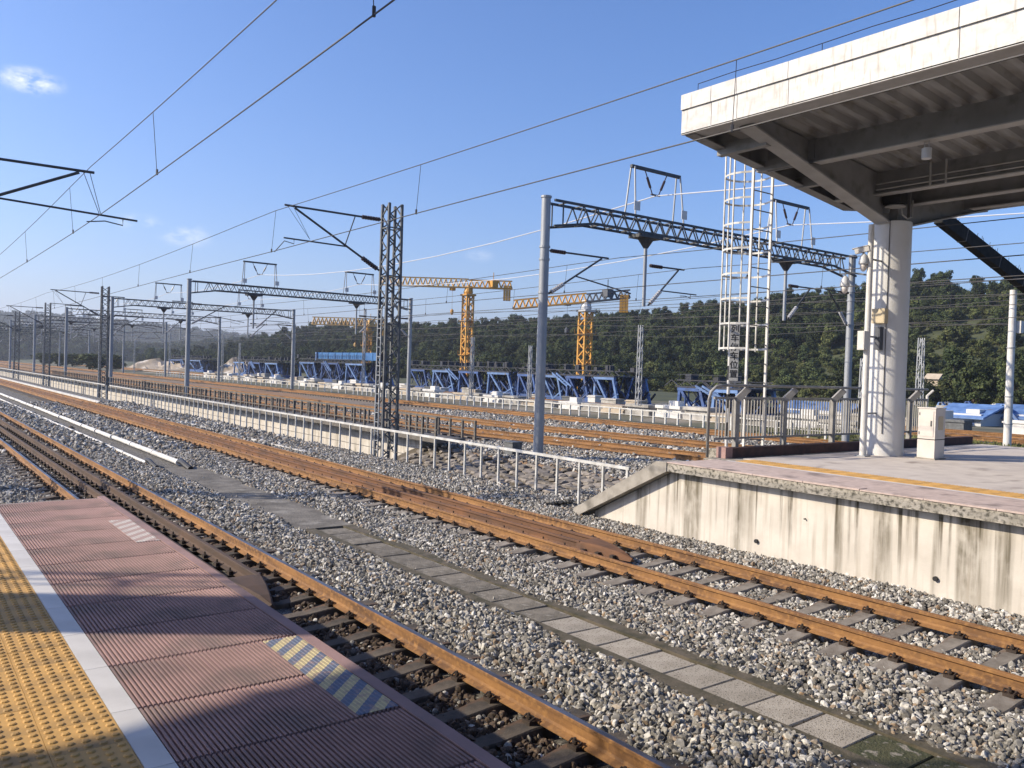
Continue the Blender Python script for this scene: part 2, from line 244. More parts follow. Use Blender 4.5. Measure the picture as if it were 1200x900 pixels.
# ------------------------------------------------------------------ mesh helpers
class MB:
    def __init__(s): s.v = []; s.f = []; s.mi = []; s.m = 0
    def add(s, vs, fs):
        o = len(s.v); s.v += [tuple(v) for v in vs]; s.f += [tuple(i+o for i in f) for f in fs]; s.mi += [s.m]*len(fs); return s
    def box(s, x0, x1, y0, y1, z0, z1):
        v = [(x, y, z) for z in (z0, z1) for y in (y0, y1) for x in (x0, x1)]
        return s.add(v, [(0, 2, 3, 1), (4, 5, 7, 6), (0, 1, 5, 4), (2, 6, 7, 3), (0, 4, 6, 2), (1, 3, 7, 5)])
    def frame(s, a, b, upv=(0, 0, 1)):
        a = Vector(a); b = Vector(b); d = (b-a).normalized(); u = Vector(upv)
        if abs(d.dot(u)) > .98: u = Vector((0, 1, 0)) if abs(d.y) < .9 else Vector((1, 0, 0))
        sx = d.cross(u).normalized(); sz = sx.cross(d).normalized(); return a, b, sx, sz
    def bar(s, a, b, w, h=None, upv=(0, 0, 1)):
        h = h or w; a, b, sx, sz = s.frame(a, b, upv); v = []
        for p in (a, b):
            for i, j in ((-1, -1), (1, -1), (1, 1), (-1, 1)): v.append(p+sx*(i*w/2)+sz*(j*h/2))
        return s.add(v, [(0, 1, 2, 3), (7, 6, 5, 4), (0, 4, 5, 1), (1, 5, 6, 2), (2, 6, 7, 3), (3, 7, 4, 0)])
    def tube(s, a, b, r0, r1=None, n=8, caps=True):
        r1 = r0 if r1 is None else r1; a, b, sx, sz = s.frame(a, b); v = []
        for p, r in ((a, r0), (b, r1)):
            for k in range(n):
                t = 2*math.pi*k/n; v.append(p+sx*(math.cos(t)*r)+sz*(math.sin(t)*r))
        f = [(k, (k+1) % n, n+(k+1) % n, n+k) for k in range(n)]
        if caps: f += [tuple(range(n-1, -1, -1)), tuple(range(n, 2*n))]
        return s.add(v, f)
    def path(s, pts, r, n=6, closed=False):
        pts = [Vector(p) for p in pts]; m = len(pts); v = []
        for i, p in enumerate(pts):
            q0 = pts[(i-1) % m] if (closed or i > 0) else p; q1 = pts[(i+1) % m] if (closed or i < m-1) else p
            d = (q1-q0).normalized(); u = Vector((0, 0, 1))
            if abs(d.z) > .95: u = Vector((0, 1, 0))
            sx = d.cross(u).normalized(); sz = sx.cross(d).normalized()
            for k in range(n):
                t = 2*math.pi*k/n; v.append(p+sx*(math.cos(t)*r)+sz*(math.sin(t)*r))
        f = []
        for i in range(m if closed else m-1):
            j = (i+1) % m
            for k in range(n): f.append((i*n+k, i*n+(k+1) % n, j*n+(k+1) % n, j*n+k))
        if not closed: f += [tuple(range(n-1, -1, -1)), tuple((m-1)*n+k for k in range(n))]
        return s.add(v, f)
    def lathe(s, prof, c, n=12):
        v = []; m = len(prof)
        for r, z in prof:
            for k in range(n):
                t = 2*math.pi*k/n; v.append((c[0]+math.cos(t)*r, c[1]+math.sin(t)*r, c[2]+z))
        f = [(i*n+k, i*n+(k+1) % n, (i+1)*n+(k+1) % n, (i+1)*n+k) for i in range(m-1) for k in range(n)]
        f += [tuple(range(n-1, -1, -1)), tuple((m-1)*n+k for k in range(n))]
        return s.add(v, f)
    def prism(s, poly, y0, y1):
        """polygon in XZ, extruded along Y"""
        n = len(poly); v = [(x, y0, z) for x, z in poly]+[(x, y1, z) for x, z in poly]
        return s.add(v, [tuple(range(n)), tuple(range(2*n-1, n-1, -1))]+[(k, k+n, (k+1) % n+n, (k+1) % n) for k in range(n)])
    def prism_x(s, poly, x0, x1):
        """polygon in YZ, extruded along X"""
        n = len(poly); v = [(x0, y, z) for y, z in poly]+[(x1, y, z) for y, z in poly]
        return s.add(v, [tuple(range(n-1, -1, -1)), tuple(range(n, 2*n))]+[(k, (k+1) % n, (k+1) % n+n, k+n) for k in range(n)])
    def mesh(s, name, mats, smooth=False, off=(0, 0, 0)):
        me = bpy.data.meshes.new(name)
        me.from_pydata([(v[0]-off[0], v[1]-off[1], v[2]-off[2]) for v in s.v], [], s.f)
        for m in (mats if isinstance(mats, (list, tuple)) else [mats]): me.materials.append(m)
        if any(s.mi): me.polygons.foreach_set('material_index', s.mi)
        me.validate(); 
        if smooth: me.polygons.foreach_set('use_smooth', [True]*len(me.polygons))
        me.update(); return me
    def build(s, name, mats, parent=None, smooth=False, auto=False):
        off = Vector((0, 0, 0)); p = parent
        while p is not None: off += p.location; p = p.parent
        me = s.mesh(name, mats, smooth or auto, off); o = bpy.data.objects.new(name, me); COL.objects.link(o)
        if auto: me.set_sharp_from_angle(angle=R(35))
        if parent is not None: o.parent = parent
        return o
def tag(o, label, cat, group=None):
    o['label'] = label; o['category'] = cat
    if group: o['group'] = group
    return o
def thing(name, label, cat, loc=(0, 0, 0), group=None):
    o = bpy.data.objects.new(name, None); o.empty_display_size = .2; COL.objects.link(o); o.location = loc
    return tag(o, label, cat, group)
def struct(o): o['kind'] = 'structure'; return o
def stuff(o): o['kind'] = 'stuff'; return o
def copy_tree(o, loc=None, label=None, parent=None):
    c = o.copy(); COL.objects.link(c)
    if parent is not None: c.parent = parent
    if loc is not None: c.location = loc
    if label: c['label'] = label
    for ch in [k for k in KIDS.get(o.name, list(o.children))]: copy_tree(ch, parent=c)
    return c
KIDS = {}
def inst(me, name, loc, parent, rot=None, scale=None):
    o = bpy.data.objects.new(name, me); COL.objects.link(o); o.parent = parent; o.location = loc
    if rot: o.rotation_euler = rot
    if scale: o.scale = scale
    return o

# ------------------------------------------------------------------ ground sheets
def grid(name, xs, ys, zf, m, smooth=True):
    v = [(x, y, zf(x, y)) for y in ys for x in xs]; n = len(xs)
    f = [(j*n+i, j*n+i+1, (j+1)*n+i+1, (j+1)*n+i) for j in range(len(ys)-1) for i in range(n-1)]
    b = MB(); b.add(v, f); return b.build(name, m, smooth=smooth)
def lerp(a, b, t): return a+(b-a)*max(0., min(1., t))
def sstep(a, b, x):
    t = max(0., min(1., (x-a)/(b-a))); return t*t*(3-2*t)
from mathutils import noise as mnoise
def fbm(x, y, s, o=4):
    t = 0; a = 1
    for _ in range(o): t += a*mnoise.noise((x/s, y/s, 3.7)); s *= .5; a *= .5
    return t
def hill_h(x, y):
    base = 100+10*math.sin(y/70)+max(0, (y-260))*.02
    t = sstep(base, base+85, x)
    peak = 16+3.5*sstep(230, 60, y)+3*sstep(330, 240, y)*0+3.2*fbm(x, y, 90)
    end = sstep(560, 380, y)
    return t*peak*end+2.2*fbm(x, y, 30)*t*end
def ground_h(x, y): return -1.0 if x < 70 else lerp(-1.0, 0., (x-70)/25)*1.0+hill_h(x, y)
# broad land to the horizon, with the wooded hill rising on the right
xs = sorted(set([-6000, -2000, -600, -200, -60, 0, 30, 60, 70]+list(range(80, 330, 8))+[360, 420, 520, 800, 1500, 3000, 8000]))
ys = sorted(set([-6000, -1500, -500, -200, -100]+list(range(-80, 620, 9))+[660, 760, 1000, 1600, 3000, 9000]))
land = struct(grid('ground', xs, ys, lambda x, y: ground_h(x, y)-(1.6 if x < 65 else 0), [M['hill']]))
yard = struct(grid('yard_ground', [34.0, 60, 100], [-60, 0, 60, 120, 400], lambda x, y: -.30 if x < 90 else -.8, M['ground']))

# ballast beds
bb = MB(); bb.box(-14, 13.45, -20, 420, -.9, -.29); bed = struct(bb.build('ballast_bed', M['ballast']))
bb = MB(); bb.box(17.9, 38.2, -40, 420, -.9, -.285); bed2 = struct(bb.build('yard_ballast_bed', M['ballast_yard']))
bb = MB(); bb.box(13.45, 17.9, -20, 16.6, -.9, -.31); struct(bb.build('ballast_shoulder', M['ballast']))
g = grid('culvert_floor', [13.4, 15.5, 17.9], [24, 28, 30, 60, 420], lambda x, y: -2.4, M['earth']); struct(g)

# ------------------------------------------------------------------ railway tracks
def rail_profile(cx):
    h = .176; pr = [(-.075, -h), (.075, -h), (.075, -h+.012), (.022, -h+.032), (.009, -h+.055), (.009, -.052), (.0365, -.036), (.0365, -.008), (.029, -.001), (.0, 0), (-.029, -.001), (-.0365, -.008), (-.0365, -.036), (-.009, -.052), (-.009, -h+.055), (-.022, -h+.032), (-.075, -h+.012)]
    return [(cx+a, b) for a, b in pr]
def rail(parent, cx, y0, y1, top, name='rail', side=None, label=None, shift=None):
    b = MB(); pr = rail_profile(cx); n = len(pr); ys = [y0, y1] if shift is None else sorted({y0, y1, *[float(q) for q in range(-15, 60, 3)]}); v = []; m = len(ys)
    for y in ys:
        d = shift(y) if shift else 0; v += [(x+d, y, z) for x, z in pr]
    b.add(v, [tuple(range(n)), tuple(range(m*n-1, (m-1)*n-1, -1))])
    for i in range(m-1):
        for k in range(n):
            b.m = 1 if k in (8, 9) else 0
            b.add([v[i*n+k], v[i*n+k+n], v[i*n+(k+1) % n+n], v[i*n+(k+1) % n]], [(0, 1, 2, 3)])
    o = b.build(name, [side or M['rust'], top], parent)
    if label: o['label'] = label
    return o
def sleeper_mesh():
    b = MB(); st = [(-1.30, -.225, .15), (-1.1, -.215, .155), (-.92, -.19, .16), (-.62, -.187, .155), (-.35, -.225, .125), (0, -.24, .115), (.35, -.225, .125), (.62, -.187, .155), (.92, -.19, .16), (1.1, -.215, .155), (1.30, -.225, .15)]
    v = []
    for x, z, w in st: v += [(x, -w, -.42), (x, -w*.78, z-.012), (x, -w*.7, z), (x, w*.7, z), (x, w*.78, z-.012), (x, w, -.42)]
    f = []
    for i in range(len(st)-1):
        for k in range(5): f.append((i*6+k, (i+1)*6+k, (i+1)*6+k+1, i*6+k+1))
    f += [tuple(range(5, -1, -1)), tuple((len(st)-1)*6+k for k in range(6))]
    b.add(v, f); return b
def clip_mesh(b, x, d):
    b.box(x-.035, x+.035, -.055, .055, -.19, -.155)
    b.tube((x, 0, -.16), (x, 0, -.095), .014, n=6); b.tube((x, 0, -.14), (x, 0, -.118), .026, n=6)
    b.path([(x+d*.03, -.05, -.15), (x-d*.02, -.06, -.128), (x-d*.05, 0, -.14), (x-d*.02, .06, -.128), (x+d*.03, .05, -.15)], .010, 5)
    return b
CLIPS = [(clip_mesh(MB(), 0, d).mesh('rail_clip', M['clip']), sx+d*.105) for sx in (-.7525, .7525) for d in (-1, 1)]
def fastening_mesh():
    b = MB()
    for sx in (-.7525, .7525):
        for d in (-1, 1): clip_mesh(b, sx+d*.105, d)
    return b
SLEEPER = sleeper_mesh().mesh('sleeper', M['sleeper'], True); SLEEPER.set_sharp_from_angle(angle=R(30)); SLEEPER2 = SLEEPER.copy(); SLEEPER2.materials[0] = M['sleeper_dirty_shade']
FAST = fastening_mesh().mesh('fastening', M['clip'])
def make_track(cx, label, top, y0, y1, ybuild, group=None, guard_end=None, shift=None):
    t = thing('railway_track', label, 'track', (cx, 0, 0), group)
    for s in (-.7525, .7525): rail(t, cx+s, -18, 420, top, shift=shift)
    n = 0; y = y0
    while y < y1:
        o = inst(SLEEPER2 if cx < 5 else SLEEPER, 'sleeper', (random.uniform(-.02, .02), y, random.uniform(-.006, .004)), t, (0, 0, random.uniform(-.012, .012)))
        if y < 15:
            for cm, xo in CLIPS: inst(cm, 'rail_clip', (xo, 0, 0), o)
        else: stuff(inst(FAST, 'fastenings', (0, 0, 0), o))
        y += .6
    if ybuild > y1:
        b = MB()
        while y < ybuild:
            d = shift(y) if shift else 0; b.box(cx+d-1.3, cx+d+1.3, y-.13, y+.13, -.4, -.20); y += .6
        stuff(b.build('distant_sleepers', M['sleeper'], t))
        if shift is not None:
            v = []; f = []
            for y in list(range(-15, 62, 3))+[100, 200, 400]: v += [(cx+shift(y)-1.25, y, -.222), (cx+shift(y)+1.25, y, -.222)]
            f = [(2*k, 2*k+1, 2*k+3, 2*k+2) for k in range(len(v)//2-1)]; b = MB(); b.add(v, f); stuff(b.build('rust_stained_ballast', M['stained'], t))
    if guard_end is not None:
        ge = guard_end
        for sg in (-1, 1):
            pr = rail_profile(0); n = len(pr); pts = [(cx+sg*.215, ge+1.05), (cx+sg*.215, 300)]; v = []
            for x, y in pts: v += [(x+a, y, c-.014) for a, c in pr]
            f = [tuple(range(n)), tuple(range(2*n-1, n-1, -1))]+[(k, n+k, n+(k+1) % n, (k+1) % n) for k in range(n)]
            gr = MB().add(v, f).build('guard_rail', M['rust_dark' if cx < 5 else 'rust_mid'], t)
            b = MB(); yy = ge+1.35
            while yy < 40:
                for q in (-.10, .10): b.box(cx+sg*.215+q-.03, cx+sg*.215+q+.03, yy-.05, yy+.05, -.19, -.135); b.tube((cx+sg*.215+q, yy, -.14), (cx+sg*.215+q, yy, -.09), .014, n=5)
                yy += .6
            stuff(b.build('guard_rail_bolts', M['clip'], gr))
        # cast nose where the two guard rails end: it narrows and drops towards its tip
        st = ((1.12, .245, -.02), (1.0, .25, -.016), (.6, .165, -.03), (.25, .085, -.07), (0, .02, -.13)); v = []
        for dy, w, z in st: v += [(cx-w-.03, ge+dy, -.186), (cx+w+.03, ge+dy, -.186), (cx+w, ge+dy, z-.02), (cx+w-.025, ge+dy, z), (cx-w+.025, ge+dy, z), (cx-w, ge+dy, z-.02)]
        f = [(0, 1, 2, 3, 4, 5), tuple(range(29, 23, -1))]+[(r*6+k, (r+1)*6+k, (r+1)*6+(k+1) % 6, r*6+(k+1) % 6) for r in range(4) for k in range(6)]
        ns_ = MB().add(v, f).build('guard_rail_nose', M['rust_dark' if cx < 5 else 'rust_mid'], t)
        b = MB()
        for dy in (.3, .6, .9):
            for q in (-1, 1): xx = cx+q*(.1+.2*dy); b.box(xx-.04, xx+.04, ge+dy-.04, ge+dy+.04, -.19, -.12)
        stuff(b.build('nose_bolts', M['clip'], ns_))
    return t
T1, T2 = 3.95, 9.92
t1 = make_track(T1, 'railway track with shiny rail heads and guard rails beside the pink tiled platform', M['steel'], 1.5, 62, 140, guard_end=10.15)
t2 = make_track(T2, 'rusty railway track with guard rails running below the streaked concrete platform wall', M['rust_top'], 1.2, 62, 140, guard_end=9.75)
def bend(k): return lambda y: k*(max(0., 40-y))**2/(max(0., 40-y)+8)
for i, (cx, bk, lab) in enumerate(((21.9, .17, 'rusty yard track nearest the dark concrete post fence'), (26.9, .17, 'rusty yard track in the middle of three under the portal frames'), (34.9, .09, 'rusty yard track running along the white post and rail fence'))):
    make_track(cx, lab, M['rust_top'], 0, 0, 150, 'yard tracks', shift=bend(bk))
b = MB(); 
for q in (49.0, 54.0): 
    t = thing('railway_track', 'far rusty yard track %s the row of precast concrete beams' % ('just behind' if q < 52 else 'second behind'), 'track', (q, 0, 0))
    for s in (-.75, .75): rail(t, q+s, -60, 300, M['rust_top'])
    b = MB(); y = -20
    while y < 120: b.box(q-1.3, q+1.3, y-.13, y+.13, -.4, -.22); y += .6
    stuff(b.build('distant_sleepers', M['sleeper'], t))

# ------------------------------------------------------------------ ballast stones (nobody could count them)
rock_col = bpy.data.collections.new('rock_shapes')
rock_col2 = bpy.data.collections.new('dirty_shade_rock_shapes')
def make_rock(i):
    rg = random.Random(40+i); import bmesh
    bm = bmesh.new(); bmesh.ops.create_icosphere(bm, subdivisions=2, radius=1)
    planes = [(Vector((rg.gauss(0, 1), rg.gauss(0, 1), rg.gauss(0, 1))).normalized(), rg.uniform(.45, .8)) for _ in range(11)]
    sc = Vector((rg.uniform(.9, 1.35), rg.uniform(.75, 1.05), rg.uniform(.55, .85)))
    for v in bm.verts:
        for n, d in planes:
            k = v.co.dot(n)
            if k > d: v.co -= n*(k-d)
        v.co = Vector((v.co.x*sc.x, v.co.y*sc.y, v.co.z*sc.z))
    bmesh.ops.dissolve_limit(bm, angle_limit=R(12), verts=bm.verts, edges=bm.edges)
    bmesh.ops.triangulate(bm, faces=bm.faces)
    me = bpy.data.meshes.new('stone_shape'); bm.to_mesh(me); bm.free(); me.materials.append(M['rock'])
    o = bpy.data.objects.new('stone_shape', me); rock_col.objects.link(o)
    m2 = me.copy(); m2.materials[0] = M['rock_dirty_shade']; o = bpy.data.objects.new('dirty_shade_stone_shape', m2); rock_col2.objects.link(o)
for i in range(8): make_rock(i)
def scatter_group(coll):
    ng = bpy.data.node_groups.new('scatter', 'GeometryNodeTree')
    ng.interface.new_socket('Geometry', in_out='INPUT', socket_type='NodeSocketGeometry'); ng.interface.new_socket('Geometry', in_out='OUTPUT', socket_type='NodeSocketGeometry')
    N = ng.nodes; L = ng.links; gi = N.new('NodeGroupInput'); go = N.new('NodeGroupOutput')
    ip = N.new('GeometryNodeInstanceOnPoints'); ci = N.new('GeometryNodeCollectionInfo'); ci.inputs['Collection'].default_value = coll
    ci.inputs['Separate Children'].default_value = True; ci.inputs['Reset Children'].default_value = True
    ra = N.new('GeometryNodeInputNamedAttribute'); ra.data_type = 'FLOAT_VECTOR'; ra.inputs['Name'].default_value = 'rot'
    sa = N.new('GeometryNodeInputNamedAttribute'); sa.data_type = 'FLOAT_VECTOR'; sa.inputs['Name'].default_value = 'scl'
    ia = N.new('GeometryNodeInputNamedAttribute'); ia.data_type = 'INT'; ia.inputs['Name'].default_value = 'idx'
    ip.inputs['Pick Instance'].default_value = True
    L.new(gi.outputs[0], ip.inputs['Points']); L.new(ci.outputs[0], ip.inputs['Instance'])
    L.new(ra.outputs[0], ip.inputs['Rotation']); L.new(sa.outputs[0], ip.inputs['Scale']); L.new(ia.outputs[0], ip.inputs['Instance Index'])
    L.new(ip.outputs[0], go.inputs[0]); return ng
def scatter(name, pts, rot, scl, idx, ng):
    n = len(pts); me = bpy.data.meshes.new(name); me.vertices.add(n); me.vertices.foreach_set('co', np.asarray(pts, np.float32).ravel())
    for nm, ty, dat in (('rot', 'FLOAT_VECTOR', rot), ('scl', 'FLOAT_VECTOR', scl)):
        a = me.attributes.new(nm, ty, 'POINT'); a.data.foreach_set('vector', np.asarray(dat, np.float32).ravel())
    a = me.attributes.new('idx', 'INT', 'POINT'); a.data.foreach_set('value', np.asarray(idx, np.int32))
    o = bpy.data.objects.new(name, me); COL.objects.link(o); md = o.modifiers.new('scatter', 'NODES'); md.node_group = ng
    return stuff(o)
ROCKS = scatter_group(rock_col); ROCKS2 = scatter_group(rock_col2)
def ballast(name, x0, x1, y0, y1, dens, r, zf, keep=None, ng=None):
    n = int((x1-x0)*(y1-y0)*dens); x = RNG.uniform(x0, x1, n); y = RNG.uniform(y0, y1, n)
    if keep is not None: k = keep(x, y); x = x[k]; y = y[k]
    n = len(x); z = zf(x, y)+RNG.uniform(-.022, .018, n)*(r/.034)
    s = r*RNG.lognormal(-.05, .30, n); s = np.clip(s, r*.45, r*1.7)
    return scatter(name, np.stack([x, y, z], 1), RNG.uniform(0, 6.28, (n, 3)), np.stack([s, s, s], 1), RNG.integers(0, 8, n), ng or ROCKS)
def near_keep(x, y):
    w_ = .10*(y > 14); a = ~((x > 6.50-w_+.09*np.sin(y*2.3+1)*np.sin(y*.9)) & (x < 7.38+w_+.10*np.sin(y*1.9)*np.sin(y*.7+2)))
    for T in (T1, T2):
        on = (np.abs(x-T) < 1.24) & (np.abs(((y-(1.5 if T == T1 else 1.2))+.3) % .6-.3) < .095)
        a &= ~(on & (RNG.uniform(0, 1, len(x)) < np.where(np.abs(x-T) > .95, .72, .96)))
        for s in (-.7525, .7525): a &= np.abs(x-T-s) > .085
        a &= ~((np.abs(x-T) < .3) & (y > 9.9))
    return a
def near_z(x, y):
    z = np.full(len(x), -.268)
    for T in (T1, T2):
        z -= .014*np.exp(-((x-T)/.5)**2)
        z += .045*np.exp(-((np.abs(x-T)-1.75)/.38)**2)
    z += .015*np.sin(x*3.1+y*1.3)*np.sin(y*2.1-x)
    z += .10*np.clip((x-11.35)/.7, 0, 1)
    return z
mixd = lambda x, y: np.clip((x-T1-.35)/.5, 0, 1)+np.clip((T1-x-1.0)/.4, 0, 1)
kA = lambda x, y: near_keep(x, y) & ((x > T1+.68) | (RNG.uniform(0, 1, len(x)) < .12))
kB = lambda x, y: near_keep(x, y) & (RNG.uniform(0, 1, len(x)) < .9)
ballast('ballast', 2.2, 12.12, 2.2, 15, 1080, .0375, near_z, kA)
ballast('dirty_shade_ballast', 2.2, T1+.67, 2.2, 15, 900, .040, near_z, kB, ROCKS2)  # dirty stones with shade in their colour, from platform to right rail
ballast('dirty_shade_ballast', T1-.7, T1+.67, 15, 34, 500, .044, near_z, kB, ROCKS2)
ballast('ballast', 2.0, 13.3, 15, 30, 560, .046, near_z, near_keep)
ballast('ballast', 1.0, 13.3, 30, 62, 110, .085, near_z, near_keep)
ballast('ballast', 12.3, 18.4, 10.9, 16.8, 450, .045, lambda x, y: np.full(len(x), -.29)+.2*np.clip((14.2-y)/4, 0, 1)*np.clip((x-12.6)/1.5, 0, 1))
ballast('ballast', 17.9, 22.6, 9, 30, 170, .07, lambda x, y: np.full(len(x), -.27))
ballast('ballast', 22.6, 38, 12, 52, 45, .10, lambda x, y: np.full(len(x), -.27), None)

# ------------------------------------------------------------------ drain channel between the tracks
ch = MB(); ch.box(6.40, 7.47, -5, 420, -.85, -.335); chan = struct(ch.build('drain_channel', M['kerb_moss']))
b = MB(); b.box(6.42, 6.645, -5, 15.0, -.6, -.245); b.box(7.235, 7.46, -5, 15.0, -.6, -.24); b.build('kerb', M['kerb_moss'], chan)
b = MB(); b.box(6.36, 7.56, 15.02, 25.2, -.6, -.246); b.build('concrete_strip', M['channel'], chan)
b = MB(); b.box(6.40, 7.45, 25.2, 200, -.6, -.30); b.build('trough_floor', M['channel'], chan)
sm = MB(); sm.box(-.283, .283, -.248, .248, -.06, 0)
SL = sm.mesh('cover_slab', M['slab'])
def bevelled_slab():
    import bmesh
    bm = bmesh.new(); bmesh.ops.create_cube(bm, size=1)
    for v in bm.verts: v.co = Vector((v.co.x*.566, v.co.y*.500, v.co.z*.06-.03))
    bmesh.ops.bevel(bm, geom=bm.edges[:], offset=.009, segments=1, affect='EDGES'); me = bpy.data.meshes.new('cover_slab'); bm.to_mesh(me); bm.free(); me.materials.append(M['slab']); return me
SL = bevelled_slab(); SLD = SL.copy(); SLD.materials[0] = M['slab_dirty']; SLM = SL.copy(); SLM.materials[0] = M['slab_moss']; y = -1.0
while y < 14.8:
    inst(SLM if y < 3.85 else SLD if y > 8.0 else SL, 'cover_slab', (6.94+random.uniform(-.008, .008), y, -.258+random.uniform(-.01, .008)), chan, (random.uniform(-.012, .012), random.uniform(-.012, .012), random.uniform(-.015, .015))); y += .522
ballast('loose_stones', 6.36, 7.56, 2.5, 25, 30, .020, lambda x, y: np.where(y < 15, -.25, -.238)+0*x, lambda x, y: (np.abs(x-6.96) > .60*RNG.uniform(0, 1, len(x))**.35))
# white pipes laid end to end along the channel
def pipe_row(x, y0, y1, r, label, group):
    y = y0; i = 0
    while y < y1:
        b = MB(); dx = random.uniform(-.03, .03); b.tube((x+dx, y, -.25+r), (x+dx*.5, y+2.9, -.25+r), r, n=12); b.tube((x+dx, y-.02, -.25+r), (x+dx, y+.14, -.25+r), r*1.12, n=12)
        tag(b.build('white_pipe', M['white_pipe'], auto=True), label, 'pipe', group); y += 3.02; i += 1
pipe_row(7.08, 25.9, 98, .078, 'thick white pipe section laid end to end along the drain channel', 'thick white pipes along the drain')
pipe_row(6.30, 26.4, 98, .046, 'thin white pipe section laid end to end beside the drain channel', 'thin white pipes along the drain')
for x, y, r, lab in ((7.05, 25.2, .085, 'dark open pipe end beyond the last thick white pipe'), (6.3, 25.9, .06, 'dark open pipe end beyond the last thin white pipe')):
    b = MB(); b.path([(x, y+.5, -.12), (x-.02, y+.1, -.10), (x, y-.2, -.17), (x+.05, y-.45, -.24)], r, 10); tag(b.build('pipe_end', M['black'], auto=True), lab, 'pipe')

# ------------------------------------------------------------------ near platform with its tiles
PL = MB(); PL.box(-10.6, 2.145, -30, 10.99, 1.02, 1.215); PL.box(-10.4, 1.95, -30, 10.85, -.9, 1.02)
plat1 = struct(PL.build('platform', M['plat_body']))
def ribbed(x0, x1, y0, y1, pitch=.0235, h=.012, base=.025):
    b = MB(); n = max(2, int((x1-x0)/pitch)); p = (x1-x0)/n; pts = [(x0, -base)]
    for i in range(n):
        a = x0+i*p; pts += [(a+p*.04, 0), (a+p*.50, 0), (a+p*.58, -h), (a+p*.96, -h)]
    pts += [(x1, -base)]; m = len(pts)
    v = [(x, y0, z) for x, z in pts]+[(x, y1, z) for x, z in pts]
    return b.add(v, [(k, k+1, m+k+1, m+k) for k in range(m-1)]+[(m-1, 0, m, 2*m-1), tuple(range(m-1, -1, -1)), tuple(range(m, 2*m))])
TL = .662
pinkm = ribbed(-.533, .533, -TL/2+.010, TL/2-.010).mesh('ribbed_tile', M['pink'])
whm = MB().box(-.058, .058, -TL/2+.002, TL/2-.002, -.02, .001).mesh('white_tile', M['tile_w'])
for k in range(-2, 17):
    y = 3.58+TL*(k-4)+TL/2
    if y > 10.9: continue
    ye = min(TL, 10.985-(y-TL/2))
    for me, x, nm in ((pinkm, 1.535, 'ribbed_tile'), (whm, .938, 'white_tile')):
        inst(me, nm, (x, y if ye >= TL else 10.985-ye/2, 1.236), plat1, scale=(1, ye/TL, 1))
def tactile_mesh():
    b = MB(); b.box(-.149, .149, -.149, .149, -.02, 0)
    for i in range(5):
        for j in range(5):
            b.lathe([(.019, 0), (.017, .004), (.011, .0065)], (-.12+.06*i, -.12+.06*j, 0), 8)
    return b.mesh('tactile_tile', M['tactile'])
TM = tactile_mesh()
for c in range(3):
    for k in range(-2, 36):
        y = .15+.30*k
        if y > 10.8: continue
        inst(TM, 'tactile_tile', (.728-.30*c, y, 1.236+random.uniform(-.001, .001)), plat1)
b = MB(); b.box(2.072, 2.145, -12, 10.99, 1.216, 1.237); b.build('edge_strip', M['pink'], plat1)
b = MB(); b.box(-10.6, .125, -12, 10.99, 1.216, 1.235); b.build('paving', M['deck'], plat1)
for (x0, x1, y0, y1, mm, nm) in ((1.845, 2.065, 3.60, 4.87, 'hazard', 'hazard_marking'), (1.86, 2.065, 8.1, 9.3, 'hazard_faded', 'hazard_marking')):
    rb = ribbed(x0, x1, y0, y1, .0235, .0025, .0028); rb.v = [(a, c, d+1.2395) for a, c, d in rb.v]
    o = rb.build(nm, M[mm], plat1)
    o['label'] = 'worn yellow and dark blue striped edge marking' if mm == 'hazard' else 'faded pale striped edge marking'

# ------------------------------------------------------------------ far platform
P2Y = 10.87
b = MB(); b.box(12.10, 24.4, -30, P2Y-.02, -.9, 1.08); plat2 = struct(b.build('platform', M['wall']))
b = MB(); b.box(11.9, 13.36, -30, P2Y, 1.082, 1.245)
b.box(13.36, 24.6, -30, P2Y+.35, 1.082, 1.243); b.box(15.3, 24.6, P2Y+.35, 12.75, 1.0, 1.241)
o = b.build('deck_slab', M['edge'], plat2)
b = MB(); b.box(12.12, 13.30, -30, P2Y-.02, 1.2455, 1.258); b.build('pink_paving', M['pink_edge'], plat2)
b = MB(); y = P2Y
while y > -12:                      # separate weathered edge tiles
    ln = .98; b2 = MB(); z = random.uniform(-.004, .006); b2.box(11.885, 12.118, y-ln+.006, y-.006, 1.2455, 1.268+z); b2.build('edge_tile', M['pink_edge'], plat2); y -= ln
b = MB(); b.box(13.30, 13.40, -30, P2Y-.25, 1.2455, 1.2595); b.build('white_line', M['tile_w'], plat2)
TM2 = TM.copy(); 
for k in range(0, 26):
    for xx in (13.56, 13.86): inst(TM2, 'tactile_tile', (xx, P2Y-.55-.3*k, 1.262), plat2)
b = MB(); b.box(14.02, 24.58, -30, 10.75, 1.2435, 1.256); b.build('paving', M['deck'], plat2)
# sloping end wall with its coping
b = MB(); b.prism_x([(P2Y-.02, -.6), (P2Y-.02, 1.08), (13.05, -.02), (13.05, -.6)], 12.10, 12.32); b.build('ramp_wall', M['wall'], plat2)
b = MB(); b.prism_x([(P2Y+.002, 1.08), (P2Y+.002, 1.255), (P2Y+.25, 1.255), (13.5, -.02), (13.38, -.16)], 11.88, 12.42); b.build('ramp_coping', M['concrete'], plat2)
for px, py in ((887, 634), (1097, 678), (944, 608)):
    p = onX(px, py, 12.1); b = MB(); b.tube((12.06, p[1], p[2]), (12.11, p[1], p[2]), .035 if py != 608 else .012, n=10); b.build('drain_hole', M['black'], plat2)
b = MB(); b.box(13.95, 24.5, 10.98, 11.18, 1.246, 1.45); kb = b.build('platform_kerb', M['black']); kb.data.materials[0] = M['kerb_shaded']
tag(kb, 'low reddish kerb, coloured dark for shade, along the platform end under the grey fence', 'kerb')
